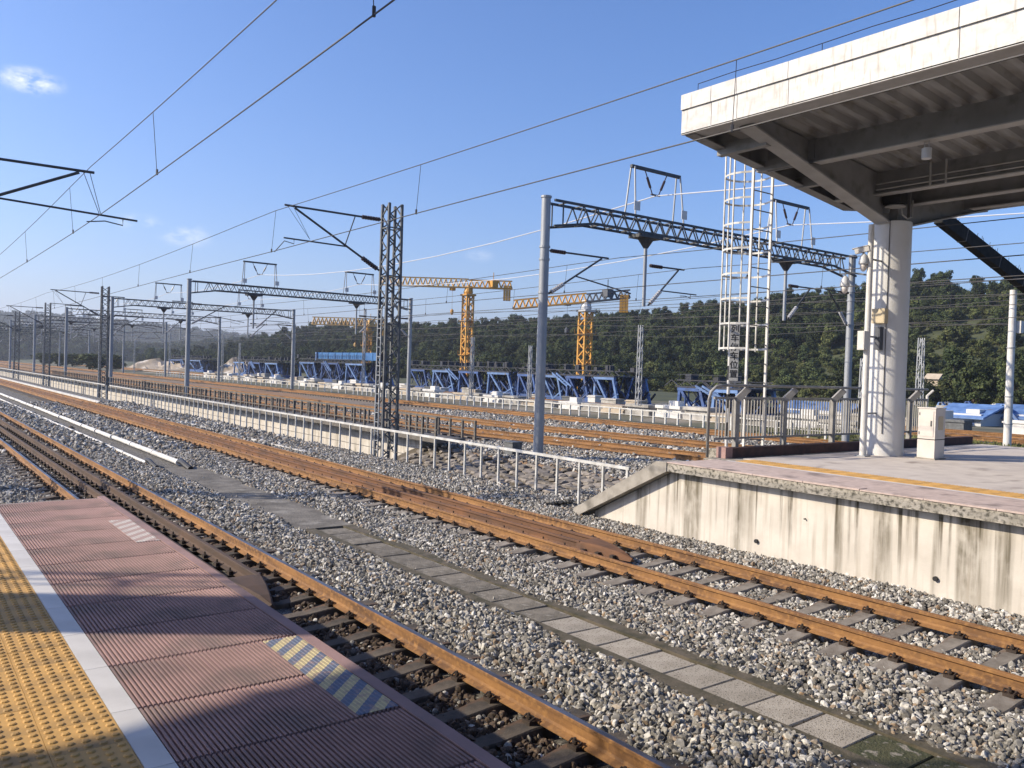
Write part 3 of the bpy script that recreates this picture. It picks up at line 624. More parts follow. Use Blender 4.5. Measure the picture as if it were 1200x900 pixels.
b = MB(); b.box(13.72, 13.94, 10.96, 11.2, 1.2455, 1.47); tag(b.build('kerb_block', M['kerb_pink']), 'small pink stone block ending the kerb beside the bent pipe', 'kerb block')

# ------------------------------------------------------------------ Y-shaped canopy on columns
def make_canopy(cx, cy, label, ylen=38, over=1.25):
    t = thing('platform_canopy', label, 'canopy', (cx, cy, 1.25))
    Y0, Y1 = -ylen, over
    for k in range(0, 4):
        b = MB(); yy = -9.6*k
        b.tube((cx, cy+yy, 1.25), (cx, cy+yy, 6.5), .41, n=48); b.tube((cx, cy+yy, 1.25), (cx, cy+yy, 1.40), .425, n=48)
        b.build('column', M['col'], t, auto=True)
    dz = lambda x: 7.47+abs(x)*.09
    for k in range(0, 4):                       # tapered rafters with flanges
        yy = cy-9.6*k
        w = MB(); poly = [(-5.3, 7.62), (-5.3, dz(5.3)-.02), (0, dz(0)-.02), (5.3, dz(5.3)-.02), (5.3, 7.62), (.55, 6.49), (-.55, 6.49)]
        w.prism([(cx+a, c) for a, c in poly], yy-.02, yy+.02); ra = w.build('rafter', M['can_grey'], t)
        fl = MB()
        for s in (-1, 1): fl.bar((cx+s*.45, yy, 6.475), (cx+s*5.32, yy, 7.635), .34, .035)
        fl.box(cx-.5, cx+.5, yy-.17, yy+.17, 6.45, 6.485); fl.build('flange', M['can_flange'], ra)
        st = MB()
        for s in (-1, 1):
            for u in (.45, 3.35): st.box(cx+s*u-.012, cx+s*u+.012, yy-.16, yy+.16, 6.56+u*.236, dz(u)-.03)
        st.build('stiffener', M['can_grey'], ra)
        hd = MB(); hd.box(cx-.2, cx+.2, yy-.22, yy+.22, 6.486, 7.3); hd.build('column_head', M['can_grey'], ra)
    for x, zb in ((-3.3, 7.27), (-.75, 7.03), (.75, 7.03), (3.3, 7.27)):   # longitudinal I-beams
        b = MB(); zt = dz(x)-.02
        b.box(cx+x-.014, cx+x+.014, cy+Y0, cy+Y1-.27, zb, zt); p = b.build('purlin', M['can_grey'], t)
        f = MB(); f.box(cx+x-.13, cx+x+.13, cy+Y0, cy+.0-.2 if abs(x) > 1 else cy+Y1-.3, zb-.02, zb+.004); f.build('flange', M['can_flange'], p)
    # corrugated deck underside
    for s in (-1, 1):
        b = MB(); pit = .42; n = int((Y1-Y0)/pit); pts = []
        for i in range(n):
            y = cy+Y0+i*pit; pts += [(y, 0), (y+.13, 0), (y+.18, .11), (y+.37, .11)]
        pts.append((cy+Y0+n*pit, 0)); m = len(pts); v = []
        for x in (.05, 5.35): v += [(cx+s*x, y, dz(x)+z-.01) for y, z in pts]
        b.add(v, [(k, k+1, m+k+1, m+k) if s < 0 else (k, m+k, m+k+1, k+1) for k in range(m-1)])
        b.build('corrugated_deck', M['can_roof'], t)
    b = MB()                                    # roof top skin
    for s in (-1, 1): b.add([(cx, cy+Y0, 7.62), (cx, cy+Y1, 7.62), (cx+s*5.6, cy+Y1, 8.13), (cx+s*5.6, cy+Y0, 8.13)], [(0, 1, 2, 3)])
    b.build('roof_skin', M['can_roof'], t)
    # end channel, sloping with the roof
    b = MB()
    for s in (-1, 1):
        prf = [(cx+s*.0, 6.97), (cx+s*5.6, 7.66), (cx+s*5.6, 8.3), (cx+s*.0, 7.9)]
        b.prism(prf if s > 0 else prf[::-1], cy+Y1-.03, cy+Y1)
        b.bar((cx, cy+Y1-.13, 6.965), (cx+s*5.6, cy+Y1-.13, 7.655), .24, .025)
    b.build('end_channel', M['can_grey'], t)
    b = MB()
    for x in (-4.6, -3.3, -1.9, 1.9, 3.3, 4.6): b.bar((cx+x, cy+.02, dz(x)-.36), (cx+x, cy+Y1-.04, dz(x)-.36), .16, .22)
    b.build('outrigger', M['can_grey'], t)
    # fascia of separate panels with a soffit strip
    for s in (-1, 1):
        b = MB(); b.box(min(cx+s*5.7, cx+s*5.24), max(cx+s*5.7, cx+s*5.24), cy+Y0, cy+Y1+.02, 7.665, 7.685); b.bar((cx+s*5.24, cy+Y0, 7.80), (cx+s*5.24, cy+Y1, 7.80), .02, .25)
        b.build('soffit', M['can_flange'], t)
        y = cy+Y1+.03; k = 0
        while y > cy+Y0+2:
            ln = (.75, .6, 1.1, 2.9, 2.9)[k] if k < 5 else 2.9
            for z0, z1, off in ((7.655, 8.135, 0), (8.138, 8.43, .035)):
                b = MB(); xo = cx+s*(5.7+off); b.box(min(xo, xo-s*.05), max(xo, xo-s*.05), y-ln+.006, y-.006, z0, z1); 
                b.build('fascia_panel', M['fascia'], t)
            y -= ln; k += 1
        b = MB()
        for xx in (1.4, 4.2): b.box(cx+s*xx-1.38, cx+s*xx+1.38, cy+Y1+.005, cy+Y1+.05, 7.45+xx*.05+.35, 8.43)
        b.build('end_fascia', M['fascia'], t)
    b = MB(); zz = 8.60; b.path([(cx-5.62, cy+Y1-.3-i*.9, zz+.012*math.sin(i*2.1)) for i in range(42)], .008, 4)
    for i in range(0, 42, 3): b.tube((cx-5.62, cy+Y1-.3-i*.9, 8.40), (cx-5.62, cy+Y1-.3-i*.9, zz), .008, n=4)
    b.build('lightning_wire', M['wire'], t)
    b = MB()                                    # conduits along the central beam
    for zc, xc in ((7.10, -.93), (7.22, -.93)): b.path([(cx+xc, cy-.1, zc), (cx+xc, cy-20, zc)], .016, 6)
    for yc in (-1.3, -1.62): b.tube((cx-.95, cy+yc, 7.02), (cx-.95, cy+yc, 7.5), .022, n=6)
    b.path([(cx-.14, cy-.35, 7.2), (cx-.30, cy-.34, 6.9), (cx-.26, cy-.36, 6.62), (cx-.05, cy-.36, 6.56), (cx+.16, cy-.36, 6.62), (cx+.2, cy-.34, 7.0)], .02, 6)
    b.build('conduit', M['can_flange'], t)
    return t
CX, CY = 18.22, 10.1
can2 = make_canopy(CX, CY, 'grey steel canopy with weathered white fascia on a thick white column, over the far platform')
can1 = make_canopy(-4.0, 9.3, 'matching grey steel canopy over the pink tiled platform that shades its tactile strip', over=.62)

# roof ladder in a hoop cage
def make_ladder(x, y, z0, label, hw=.34, top=9.4):
    t = thing('caged_ladder', label, 'ladder', (x, y, z0)); rr = hw+.14
    for s in (-1, 1):
        b = MB(); b.box(x+s*hw-.022, x+s*hw+.022, y-.026, y+.026, z0, top); b.build('stringer', M['white'], t)
    z = z0+.3
    while z < top-.1: b = MB(); b.tube((x-hw, y, z), (x+hw, y, z), .013, n=6); b.build('rung', M['mast_steel'], t); z += .42
    z = 3.55
    while z < top:
        pts = [(x-hw, y, z)]+[(x-rr*math.cos(a), y+.40+.50*math.sin(a), z) for a in np.linspace(-.6, math.pi+.6, 17)]+[(x+hw, y, z)]
        b = MB()
        for p, q in zip(pts[:-1], pts[1:]): b.bar(p, q, .01, .042)
        b.build('hoop', M['rail_w'], t); z += .55
    for a in (0, .8, 1.57, 2.35, 3.14):
        b = MB(); b.box(x-rr*math.cos(a)-.014, x-rr*math.cos(a)+.014, y+.40+.51*math.sin(a)-.014, y+.40+.51*math.sin(a)+.014, 3.5, top); b.build('cage_strap', M['rail_w'], t)
    return t
make_ladder(15.40, 11.55, 1.24, 'white caged ladder rising to the far canopy roof behind the grey fence')
make_ladder(-6.4, 11.15, 1.0, 'white caged ladder at the end of the near platform canopy')

# light, loudspeaker
p = onX(1086, 176, CX-3.3); b = MB(); t = thing('canopy_lamp', 'small white cylindrical lamp hung under the canopy beam', 'lamp', (p[0], p[1], 7.25))
b.lathe([(.05, -.11), (.085, -.12), (.085, -.30), (.075, -.31)], (p[0], p[1], 7.25), 16); b.build('lamp_housing', M['cabin_w'], t, auto=True)
b = MB(); 
for s in (-.04, .04): b.tube((p[0], p[1]+s, 7.12), (p[0], p[1]+s, 7.25), .008, n=5)
b.build('hanger', M['can_flange'], t)
b = MB(); b.box(CX-.62, CX-.32, CY-.5, CY-.1, 6.82, 7.12); t = thing('loudspeaker', 'dark box loudspeaker fixed beside the head of the white column', 'loudspeaker', (CX-.5, CY-.3, 6.8)); b.build('cabinet', M['black'], t)
b = MB(); b.lathe([(.22, 0), (.2, .03), (.05, .05)], (CX-.47, CY-.3, 6.765), 14); b.build('cowl', M['can_flange'], t)

# column equipment
b = MB(); b.box(CX-.36, CX-.29, CY+.26, CY+.36, 1.25, 6.3); tag(b.build('cable_duct', M['white']), 'flat white cable duct running up the side of the thick column', 'duct')
b = MB(); pts = [(CX-.30, CY-.20, z) for z in (1.7, 3, 4.5, 6, 6.5)]; pts = [(CX-.41*.93-.010, CY-.41*.36-.010, z) for z in (1.75, 3, 4.5, 6.5)]; b.path(pts, .008, 6); tag(b.build('cable', M['wire']), 'thin dark cable running down the thick white column', 'cable')
def box_on(name, px, py0, py1, w, x, m, label, cat):
    a = onX(px, py0, x); c = onX(px, py1, x); b = MB(); b.box(x-.1, x+.08, a[1]-w/2, a[1]+w/2, c[2], a[2]); b.box(x-.105, x-.1, a[1]-w/2+.02, a[1]+w/2-.02, c[2]+.02, a[2]-.02)
    return tag(b.build(name, m), label, cat)
box_on('junction_box', 1032, 362, 379, .30, CX-.42, M['beige'], 'beige square junction box strapped to the thick column', 'junction box')
box_on('junction_box', 1031, 383, 410, .12, CX-.45, M['crane_d'], 'narrow dark box below the beige junction box on the column', 'junction box')
# camera pole
q = thing('camera_pole', 'slim cream pole beside the thick column carrying surveillance cameras', 'pole', (17.28, 10.06, 1.25))
b = MB(); b.tube((17.28, 10.06, 1.25), (17.28, 10.06, 6.35), .075, .06, n=14); b.build('pole', M['white'], q, auto=True)
b = MB(); b.box(17.16, 17.40, 9.94, 10.18, 1.25, 1.28); b.build('base_plate', M['galv'], q)
for z in (2.2, 3.9, 5.6): b = MB(); b.bar((17.28, 10.06, z), (CX-.3, CY, z), .02, .04); b.build('bracket', M['galv'], q)
def dome_camera(c, label):
    t = thing('dome_camera', label, 'camera', c); x, y, z = c
    b = MB(); b.lathe([(.03, .22), (.05, .20), (.085, .14), (.105, .05), (.11, 0), (.105, -.01)][::-1], (x, y, z), 16); b.build('housing', M['cabin_w'], t, smooth=True)
    b = MB(); b.lathe([(.02, -.17), (.055, -.14), (.075, -.08), (.08, -.01)], (x, y, z), 14); b.build('dome', M['box_w'], t, smooth=True)
    b = MB(); b.path([(x, y, z+.2), (x, y, z+.28), (x+.1, y-.1, z+.29), (17.28, 10.06, z+.22)], .022, 6); b.build('arm', M['galv'], t)
p = onX(1012, 309, 17.2); dome_camera((p[0], p[1], p[2]), 'white dome camera below the bullet camera on the slim pole')
p = onX(990, 335, 17.1); dome_camera((p[0], p[1], p[2]), 'white dome camera on the long double arm of the slim pole')
p = onX(1011, 293, 17.2); t = thing('bullet_camera', 'small white bullet camera at the top of the slim pole', 'camera', p)
b = MB(); d = Vector((-.35, .9, -.2)).normalized(); c = Vector(p); b.bar(c-d*.14, c+d*.16, .11, .11); b.bar(c-d*.12+Vector((0, 0, .07)), c+d*.22+Vector((0, 0, .07)), .13, .015); b.build('housing', M['white'], t)
b = MB(); b.path([c-Vector((0, 0, .05)), c+Vector((.05, -.05, -.14)), (17.28, 10.06, p[2]-.12)], .02, 6); b.build('bracket', M['galv'], t)
box_on('junction_box', 1012, 388, 410, .16, 17.16, M['white'], 'small white box strapped to the slim camera pole', 'junction box')

# cream cabinet on the platform
t = thing('equipment_cabinet', 'cream waist-high equipment cabinet standing alone beside the thick column', 'cabinet', (18.35, 9.12, 1.25))
b = MB(); b.box(18.17, 18.60, 8.93, 9.31, 1.25, 1.68); b.build('lower_case', M['box_w'], t)
b = MB(); b.box(18.17, 18.60, 8.93, 9.31, 1.70, 2.36); b.build('upper_case', M['box_w'], t)
b = MB(); b.box(18.19, 18.58, 8.95, 9.29, 1.68, 1.70); b.build('gap', M['black'], t)
b = MB(); b.box(18.3, 18.5, 8.922, 8.93, 1.9, 2.2); b.build('plate', M['beige'], t)
b = MB(); b.box(18.160, 18.168, 8.97, 9.27, 1.75, 2.31); b.build('door', M['box_w'], t)
b = MB(); b.box(18.150, 18.162, 9.0, 9.03, 1.98, 2.10); b.build('handle', M['mast_steel'], t)
for zz in (1.82, 2.24): b = MB(); b.box(18.154, 18.164, 9.262, 9.285, zz-.03, zz+.03); b.build('hinge', M['mast_steel'], t)
b = MB(); b.box(18.14, 18.63, 8.90, 9.34, 1.2565, 1.285); b.build('plinth', M['concrete'], t)
b = MB(); b.box(18.155, 18.615, 8.915, 9.325, 2.361, 2.385); b.build('lid', M['box_w'], t)

# fence across the platform end
FY = 11.30
fz = lambda py, px=919: onY(px, py, FY)[2]
ft = thing('platform_fence', 'grey vertical bar fence with slanted post heads across the platform end', 'fence', (16, FY, 1.25))
fx = [onY(px, 480, FY)[0] for px in (863, 919, 976, 1022, 1066)]
xend = onY(1086, 480, FY)[0]; ztop = fz(467); zrail = fz(457)
for x in fx:
    b = MB(); b.box(x-.055, x+.055, FY-.05, FY+.05, 1.24, ztop-.02); p = b.build('post', M['fence_g'], ft)
    b = MB(); b.bar((x, FY, ztop-.04), (x+.18, FY-.16, ztop+.22), .13, .13); b.build('post_head', M['fence_g'], p)
b = MB(); b.bar((13.72, FY, ztop), (xend, FY, ztop), .045); b.build('upper_rail', M['fence_g'], ft)
b = MB(); b.bar((13.72, FY, 1.62), (xend, FY, 1.62), .045); b.build('lower_rail', M['fence_g'], ft)
b = MB(); b.tube((13.9, FY-.16, zrail+.08), (xend-.3, FY-.16, zrail+.08), .03, n=8); b.build('top_rail', M['fence_g'], ft, auto=True)
BAR = MB().box(-.011, .011, -.011, .011, 0, ztop-1.62).mesh('bar', M['fence_g']); x = 13.8
while x < xend: inst(BAR, 'bar', (x-16, 0, 1.62-1.25), ft); x += .105
b = MB(); pts = [(13.50, 11.25, 1.25), (13.50, 11.25, zrail-.22), (13.54, 11.24, zrail-.06), (13.66, 11.2, zrail+.05), (13.92, FY-.16, zrail+.08)]; b.path(pts, .033, 10); b.build('bent_pipe', M['fence_g'], ft, smooth=True)
b = MB(); b.path([(xend, FY, 1.7), (xend, FY, ztop+.1), (xend+.12, FY-.1, ztop+.25)], .035, 6); b.build('end_post', M['white'], ft)
b = MB(); b.box(18.95, 19.5, FY-.2, FY-.12, 1.75, ztop); tag(b.build('notice_board', M['black']), 'dark blank board fixed to the fence behind the thick column', 'board')

# stopping sign
sx, sy, sz0 = onY(853, 470, 12.2)[0], 12.2, 1.24
za, zb = onY(860, 379, 12.2)[2], onY(856, 446, 12.2)[2]
t = thing('stop_sign', 'tall narrow grey sign with six black characters on a striped post behind the fence', 'sign', (sx, sy, sz0))
z = sz0; i = 0
while z < zb+.1:
    b = MB(); b.tube((sx, sy, z), (sx, sy, z+.32), .036, n=10); b.build('post_band', M['black' if i % 2 else 'white'], t); z += .32; i += 1
b = MB(); b.tube((sx, sy, z), (sx, sy, za), .036, n=10); b.build('post', M['white'], t)
nrm = Vector((-.8, -.6, 0)); tan = Vector((.6, -.8, 0)); c0 = Vector((sx, sy, 0))+nrm*.05+tan*.10
b = MB(); b.bar(c0+Vector((0, 0, zb)), c0+Vector((0, 0, za)), .20, .02, upv=tuple(nrm)); brd = b.build('board', M['sign_grey'], t)
dg = None
for i, chx in enumerate('列车停车位置'):
    cu = bpy.data.curves.new('character', 'FONT'); cu.body = chx; cu.size = .19; cu.align_x = 'CENTER'; cu.align_y = 'CENTER'; cu.extrude = .001; cu.offset = .0025
    tmp = bpy.data.objects.new('tmp', cu); COL.objects.link(tmp); bpy.context.view_layer.update()
    me = bpy.data.meshes.new_from_object(tmp.evaluated_get(bpy.context.evaluated_depsgraph_get())); bpy.data.objects.remove(tmp)
    me.materials.clear(); me.materials.append(M['black']); o = bpy.data.objects.new('character', me); COL.objects.link(o); o.parent = brd
    mt = Matrix((tan, Vector((0, 0, 1)), nrm)).transposed(); o.rotation_euler = mt.to_euler()
    o.location = c0+nrm*.013+Vector((0, 0, za-.14-(za-zb-.2)/5.4*i*1.0))-Vector((sx, sy, sz0))

# far canopy: sloping roof beam coming down to a slender white post
xp = 45.0; yp = onX(1184, 430, xp)[1]; pz0 = onX(1180, 519, xp)[2]; pz1 = onX(1187, 340, xp)[2]
t = thing('roof_beam', 'dark sloping roof beam resting on a slender white post beyond the platform', 'roof beam', (xp, yp, pz0))
b = MB(); b.tube((xp, yp, pz0-.3), (xp, yp, pz1), .19, .16, n=16); b.build('post', M['white'], t, auto=True)
A = onX(1101, 254, 38); B = onX(1216, 345, 46.5); b = MB(); b.bar(A, B, .4, .62); b.build('beam', M['beam_dark'], t)
b = MB(); A_, B_ = Vector(A), Vector(B)
for i in range(40): pq = A_.lerp(B_, i/40); b.tube(pq+Vector((0, 0, .32)), pq+Vector((random.uniform(-.08, .08), random.uniform(-.05, .05), .32+random.uniform(.1, .35))), .012, n=4)
b.build('bird_spikes', M['dark_steel'], t)
for f in (.22, .55, .8): 
    b = MB(); pq = A_.lerp(B_, f); d = (B_-A_).normalized(); b.bar(pq-d*.02, pq+d*.02, .43, .66); b.build('strap', M['fence_dark'], t)
b = MB(); 
for zz in (.62, .30, .12): b.tube((xp, yp, pz0+(pz1-pz0)*zz), (xp, yp, pz0+(pz1-pz0)*zz+.05), .205, n=16)
b.build('band', M['galv'], t)
b = MB(); b.box(xp+.15, xp+.5, yp-.35, yp-.1, pz0+(pz1-pz0)*.72, pz0+(pz1-pz0)*.8); b.build('floodlight', M['white'], t)
b = MB(); b.box(39.9, 46.6, -30, 30, -.9, -.12); struct(b.build('grass_bank', M['grass_soil']))

# ------------------------------------------------------------------ overhead line: cantilevers, masts, portals, wires
def cantilever(parent, mx, my, s, L, zt, zl, ur, reg_u, reg_z, cw_u, cw_z, pale=False, strut=True):
    """arm of tubes reaching from a mast at mx towards s"""
    P = lambda u, z: (mx+s*u, my, z)
    b = MB(); b.tube(P(.25, zt), P(L, zt+.02), .035, n=8); a = b.build('top_tube', M['dark_steel'], parent)
    e = MB(); 
    for k in range(7): e.tube(P(.3+.1*k, zt), P(.36+.1*k, zt), .075, n=8)
    e.build('insulator', M['insul'], a)
    ue, ze = L-.35, zt-.03; f = lambda u: zl+(ze-zl)*(u-.25)/(ue-.25)
    b = MB(); b.tube(P(.25, zl), P(ue, ze), .038, n=8); a = b.build('diagonal_tube', M['dark_steel'], parent)
    e = MB()
    for k in range(7): u = .35+.085*k; e.tube(P(u, f(u)), P(u+.055, f(u+.055)), .085, n=8)
    e.build('insulator', M['insul_w' if pale else 'insul'], a)
    b = MB(); b.tube(P(ur, f(ur)), P(reg_u, reg_z), .027, n=6); r = b.build('registration_tube', M['dark_steel'], parent)
    b = MB(); v = reg_u-.35; b.path([P(v, reg_z), P(v, reg_z-.16), P((v+cw_u)/2, reg_z-.10), P(cw_u, cw_z+.03)], .016, 5); b.build('steady_arm', M['dark_steel'], r)
    if strut:
        b = MB(); b.tube(P(L*.42, f(L*.42)), P(L*.34-.4+.35, zt), .02, n=6); b.build('strut', M['dark_steel'], parent)
        b = MB(); b.tube(P(L-.3, zt), P(reg_u-.9, reg_z+.05), .007, n=4); b.tube(P(L-.1, zt), P(reg_u-.9, reg_z+.05), .007, n=4); b.build('stay_wire', M['wire'], parent)

def lattice(b, x, y, z0, z1, w0, w1, pitch, leg, brace):
    n = max(2, int((z1-z0)/pitch)); C = ((-1, -1), (1, -1), (1, 1), (-1, 1))
    at = lambda i, z: (x+C[i][0]*(w0+(w1-w0)*(z-z0)/(z1-z0))/2, y+C[i][1]*(w0+(w1-w0)*(z-z0)/(z1-z0))/2, z)
    for i in range(4): b.bar(at(i, z0), at(i, z1), leg)
    for k in range(n):
        a = z0+(z1-z0)*k/n; c = z0+(z1-z0)*(k+1)/n
        for i in range(4):
            j = (i+1) % 4
            b.bar(at(i, a) if k % 2 else at(j, a), at(j, c) if k % 2 else at(i, c), brace)
            if k % 4 == 0: b.bar(at(i, a), at(j, a), brace)
    return b
def make_mast(x, y, label, group=None):
    t = thing('lattice_mast', label, 'mast', (x, y, -.3), group)
    b = lattice(MB(), x, y, -.7, 8.62, .56, .50, .42, .085, .04); b.build('lattice', M['mast_steel'], t)
    b = MB(); b.box(x-.45, x+.45, y-.45, y+.45, -2.3, -.62); b.build('footing', M['concrete'], t)
    ld = MB()
    for s in (-.13, .13): ld.bar((x-.37, y+s, -.6), (x-.37, y+s, 4.9), .04)
    z = -.4
    while z < 4.9: ld.tube((x-.37, y-.13, z), (x-.37, y+.13, z), .016, n=5); z += .33
    ld.build('ladder', M['galv'], t)
    cantilever(t, x-.2, y, -1, 3.75, 8.03, 6.25, 1.5, 3.75, 6.98, 4.05, 6.45)
    return t
MASTY = (26.43, 74.6, 104.6, 131, 160, 192, 230)
m0 = make_mast(14.3, MASTY[0], 'tall dark lattice mast with a ladder, its arm holding the wire over the rusty track')
for i, yy in enumerate(MASTY[1:]):
    c = copy_tree(m0, (14.3, yy, -.3), ('dark lattice mast far down the line beside a pale portal pole', 'small dark lattice mast farther down the bridge railing')[min(i, 1)])
    if i >= 1: c['group'] = 'far lattice masts'
# mast of the near track (its arm enters the frame from the left)
t = thing('line_mast', 'mast beside the near track whose dark arms hold the wire above it', 'mast', (.35, 23.6, -.3))
lattice(MB(), .35, 23.6, -.6, 8.5, .5, .45, .45, .08, .035).build('lattice', M['mast_steel'], t)
cantilever(t, .45, 23.6, 1, 3.75, 7.57, 6.02, 1.55, 4.8, 6.50, 3.6, 6.30, strut=False)
b = MB(); b.tube((3.95, 23.6, 7.57), (4.35, 23.6, 6.53), .008, n=4); b.tube((4.1, 23.6, 7.57), (4.38, 23.6, 6.53), .008, n=4); b.build('stay_wire', M['wire'], t)

def make_portal(X0, Y0, label, fine=True):
    """rigid portal: two round poles, a lattice beam, two drop posts with arms, frames carrying feeder wires on top"""
    t = thing('portal_frame', label, 'portal', (X0, Y0, 0)); Ln = 19.9
    for x in (0, Ln):
        b = MB(); b.tube((X0+x, Y0, -1.2 if x == 0 else -.4), (X0+x, Y0, 9.2), .19, .165, n=20); p = b.build('pole', M['galv'], t, auto=True)
        b = MB()
        for z in (6.9, 7.35, 5.7, 9.15): b.tube((X0+x, Y0, z), (X0+x, Y0, z+.07), .198, n=16)
        b.build('collar', M['galv'], p)
    b = MB(); b.box(X0-.5, X0+.5, Y0-.5, Y0+.5, -1.8, -.33); b.build('footing', M['concrete'], t)
    b = MB(); zt, zb = 9.05, 8.45; zlo = lambda x: 8.1+(zb-8.1)*min(1, x/2.1) if x < 2.1 else (8.1+(zb-8.1)*min(1, (Ln-x)/2.1) if x > Ln-2.1 else zb)
    for sy in (-.32, .32):
        b.bar((X0+.15, Y0+sy, zt), (X0+Ln-.15, Y0+sy, zt), .085)
        st = [.15, 2.1, Ln-2.1, Ln-.15]
        for a, c in zip(st[:-1], st[1:]): b.bar((X0+a, Y0+sy, zlo(a)), (X0+c, Y0+sy, zlo(c)), .085)
        x = .55; up_ = True; b.bar((X0+x, Y0+sy, zlo(x)), (X0+x, Y0+sy, zt), .04)
        n = 27; xs_ = np.linspace(1.2, Ln-1.2, n)
        for k in range(n-1):
            xm = (xs_[k]+xs_[k+1])/2
            b.bar((X0+xs_[k], Y0+sy, zlo(xs_[k])), (X0+xm, Y0+sy, zt), .038); b.bar((X0+xm, Y0+sy, zt), (X0+xs_[k+1], Y0+sy, zlo(xs_[k+1])), .038)
        b.bar((X0+Ln-.55, Y0+sy, zlo(Ln-.55)), (X0+Ln-.55, Y0+sy, zt), .04)
    for x in np.arange(.8, Ln, .8): b.bar((X0+x, Y0-.32, zt), (X0+x, Y0+.32, zt), .035); b.bar((X0+x, Y0-.32, zlo(x)), (X0+x, Y0+.32, zlo(x)), .06)
    b.build('lattice_beam', M['dark_steel'], t)
    for x in (5.15, 14.4):
        b = MB(); b.tube((X0+x, Y0, 5.6), (X0+x, Y0, 8.1), .075, n=12); p = b.build('drop_post', M['galv'], t, auto=True)
        b = MB(); b.box(X0+x-.62, X0+x+.62, Y0-.36, Y0+.36, 8.28, 8.40); b.lathe([(.09, -.38), (.34, 0)], (X0+x, Y0, 8.28), 10); b.build('drop_bracket', M['dark_steel'], p)
    for x in (4.3, 13.3):
        fr = MB()
        for dx in (0, 2.6):
            for sy in (-.3, .3): fr.bar((X0+x+dx+(-.08 if dx == 0 else .08), Y0+sy, 9.09), (X0+x+dx, Y0+sy*.35, 11.0), .05)
        fr.build('frame_leg', M['galv'], t)
        b = MB(); b.bar((X0+x-.1, Y0, 11.02), (X0+x+2.7, Y0, 11.02), .12); p = b.build('frame_beam', M['dark_steel'], t)
        b = MB()
        for d in (-1, 1): 
            b.tube((X0+x+1.3+d*.62, Y0, 10.96), (X0+x+1.3+d*.18, Y0, 10.1), .022, n=6)
            b.tube((X0+x+1.3+d*.50, Y0, 10.72), (X0+x+1.3+d*.30, Y0, 10.33), .05, n=8)
        b.tube((X0+x+1.05, Y0, 10.08), (X0+x+1.55, Y0, 10.08), .035, n=6); b.build('v_insulator', M['insul'], p)
        b = MB()
        for dx in (-.05, 2.65): b.box(X0+x+dx-.16, X0+x+dx+.16, Y0-.36, Y0-.34, 9.25, 9.6)
        b.build('number_plate', M['white'], t)
    cantilever(t, X0, Y0, 1, 3.15, 7.28, 5.72, 1.5, 4.4, 6.05, 3.3, 5.95, pale=True, strut=False)
    cantilever(t, X0+5.15, Y0, 1, 2.3, 7.25, 5.66, .95, 3.1, 6.30, 2.1, 6.15, pale=True, strut=False)
    cantilever(t, X0+14.4, Y0, 1, 2.3, 7.25, 5.66, .95, 3.1, 6.30, 2.1, 6.15, pale=True, strut=False)
    cantilever(t, X0+Ln, Y0, -1, 2.3, 7.3, 5.66, .95, 2.6, 6.30, 2.1, 6.15, pale=True, strut=False)
    return t
PORY = (23.6, 67.8, 95.5, 123, 152, 184, 220, 262)
po = make_portal(19.0, PORY[0], 'large portal frame with grey round poles standing beside the stone paved slope')
for i, yy in enumerate(PORY[1:]):
    c = copy_tree(po, (19.0, yy, 0), ('portal frame whose pole rises beyond the white bridge railing in front of the blue carriages', 'smaller portal frame next down the line from the one by the railing', 'small distant portal frame far down the yard')[min(i, 2)])
    if i >= 2: c['group'] = 'distant portal frames'

def wire(name, pts, r, m, label, parent=None):
    b = MB(); b.path(pts, r, 5); o = b.build(name, m, parent)
    return o
def catenary(cx, zc, zm, supports, r, label, y_lo=-25, droppers=True, near=None, rm=None):
    """contact wire, sagging messenger and droppers over one track"""
    t = thing('overhead_line', label, 'wire', (cx, supports[0], zc))
    cw = []; ms = []
    for y in np.arange(y_lo, supports[-1], 3.0):
        y = float(y); k = max([i for i, s in enumerate(supports) if s <= y], default=-1)
        a = supports[k] if k >= 0 else supports[0]-50; c = supports[k+1] if k+1 < len(supports) else supports[-1]+50
        f = (y-a)/(c-a); sag = .55*4*f*(1-f)*((c-a)/50)**2
        st = .18*math.cos(math.pi*f)*(1 if k % 2 else -1)
        dz_ = near(y) if near else 0
        cw.append((cx+st, y, zc+dz_)); ms.append((cx+st*.4, y, zm-sag*.55+dz_))
    b = MB(); b.path(cw, r, 5); b.build('contact_wire', M['wire'], t)
    b = MB(); b.path(ms, rm or r*.9, 5); b.build('messenger_wire', M['wire'], t)
    if droppers:
        for i in range(2, len(cw)-1, 3):
            if cw[i][1] > 140: break
            b = MB(); b.tube(cw[i], ms[i], r*.55, n=4); b.tube((cw[i][0], cw[i][1], cw[i][2]-.02), (cw[i][0], cw[i][1], cw[i][2]+.09), r*2.0, n=5); b.build('dropper', M['wire'], t)
    return t
catenary(T1, 6.33, 7.62, (-24, 23.6, 72, 102, 130, 160, 190, 250), .0105, 'dark overhead wires above the near track with shiny rails', near=lambda y: .016*(24-y) if y < 24 else -.006*(y-24)*(y < 60)-.216*(y >= 60))
catenary(T2+.05, 6.42, 7.75, MASTY+(260,), .0125, 'dark overhead wires above the rusty track below the platform wall', near=lambda y: .006*(26-y) if y < 26 else 0)
for x, lab in ((22.2, 'nearest yard track'), (26.3, 'middle yard track'), (35.6, 'yard track by the white fence')):
    catenary(x, 6.1, 7.28, PORY, .015, 'thin dark overhead wires above the '+lab, droppers=True)
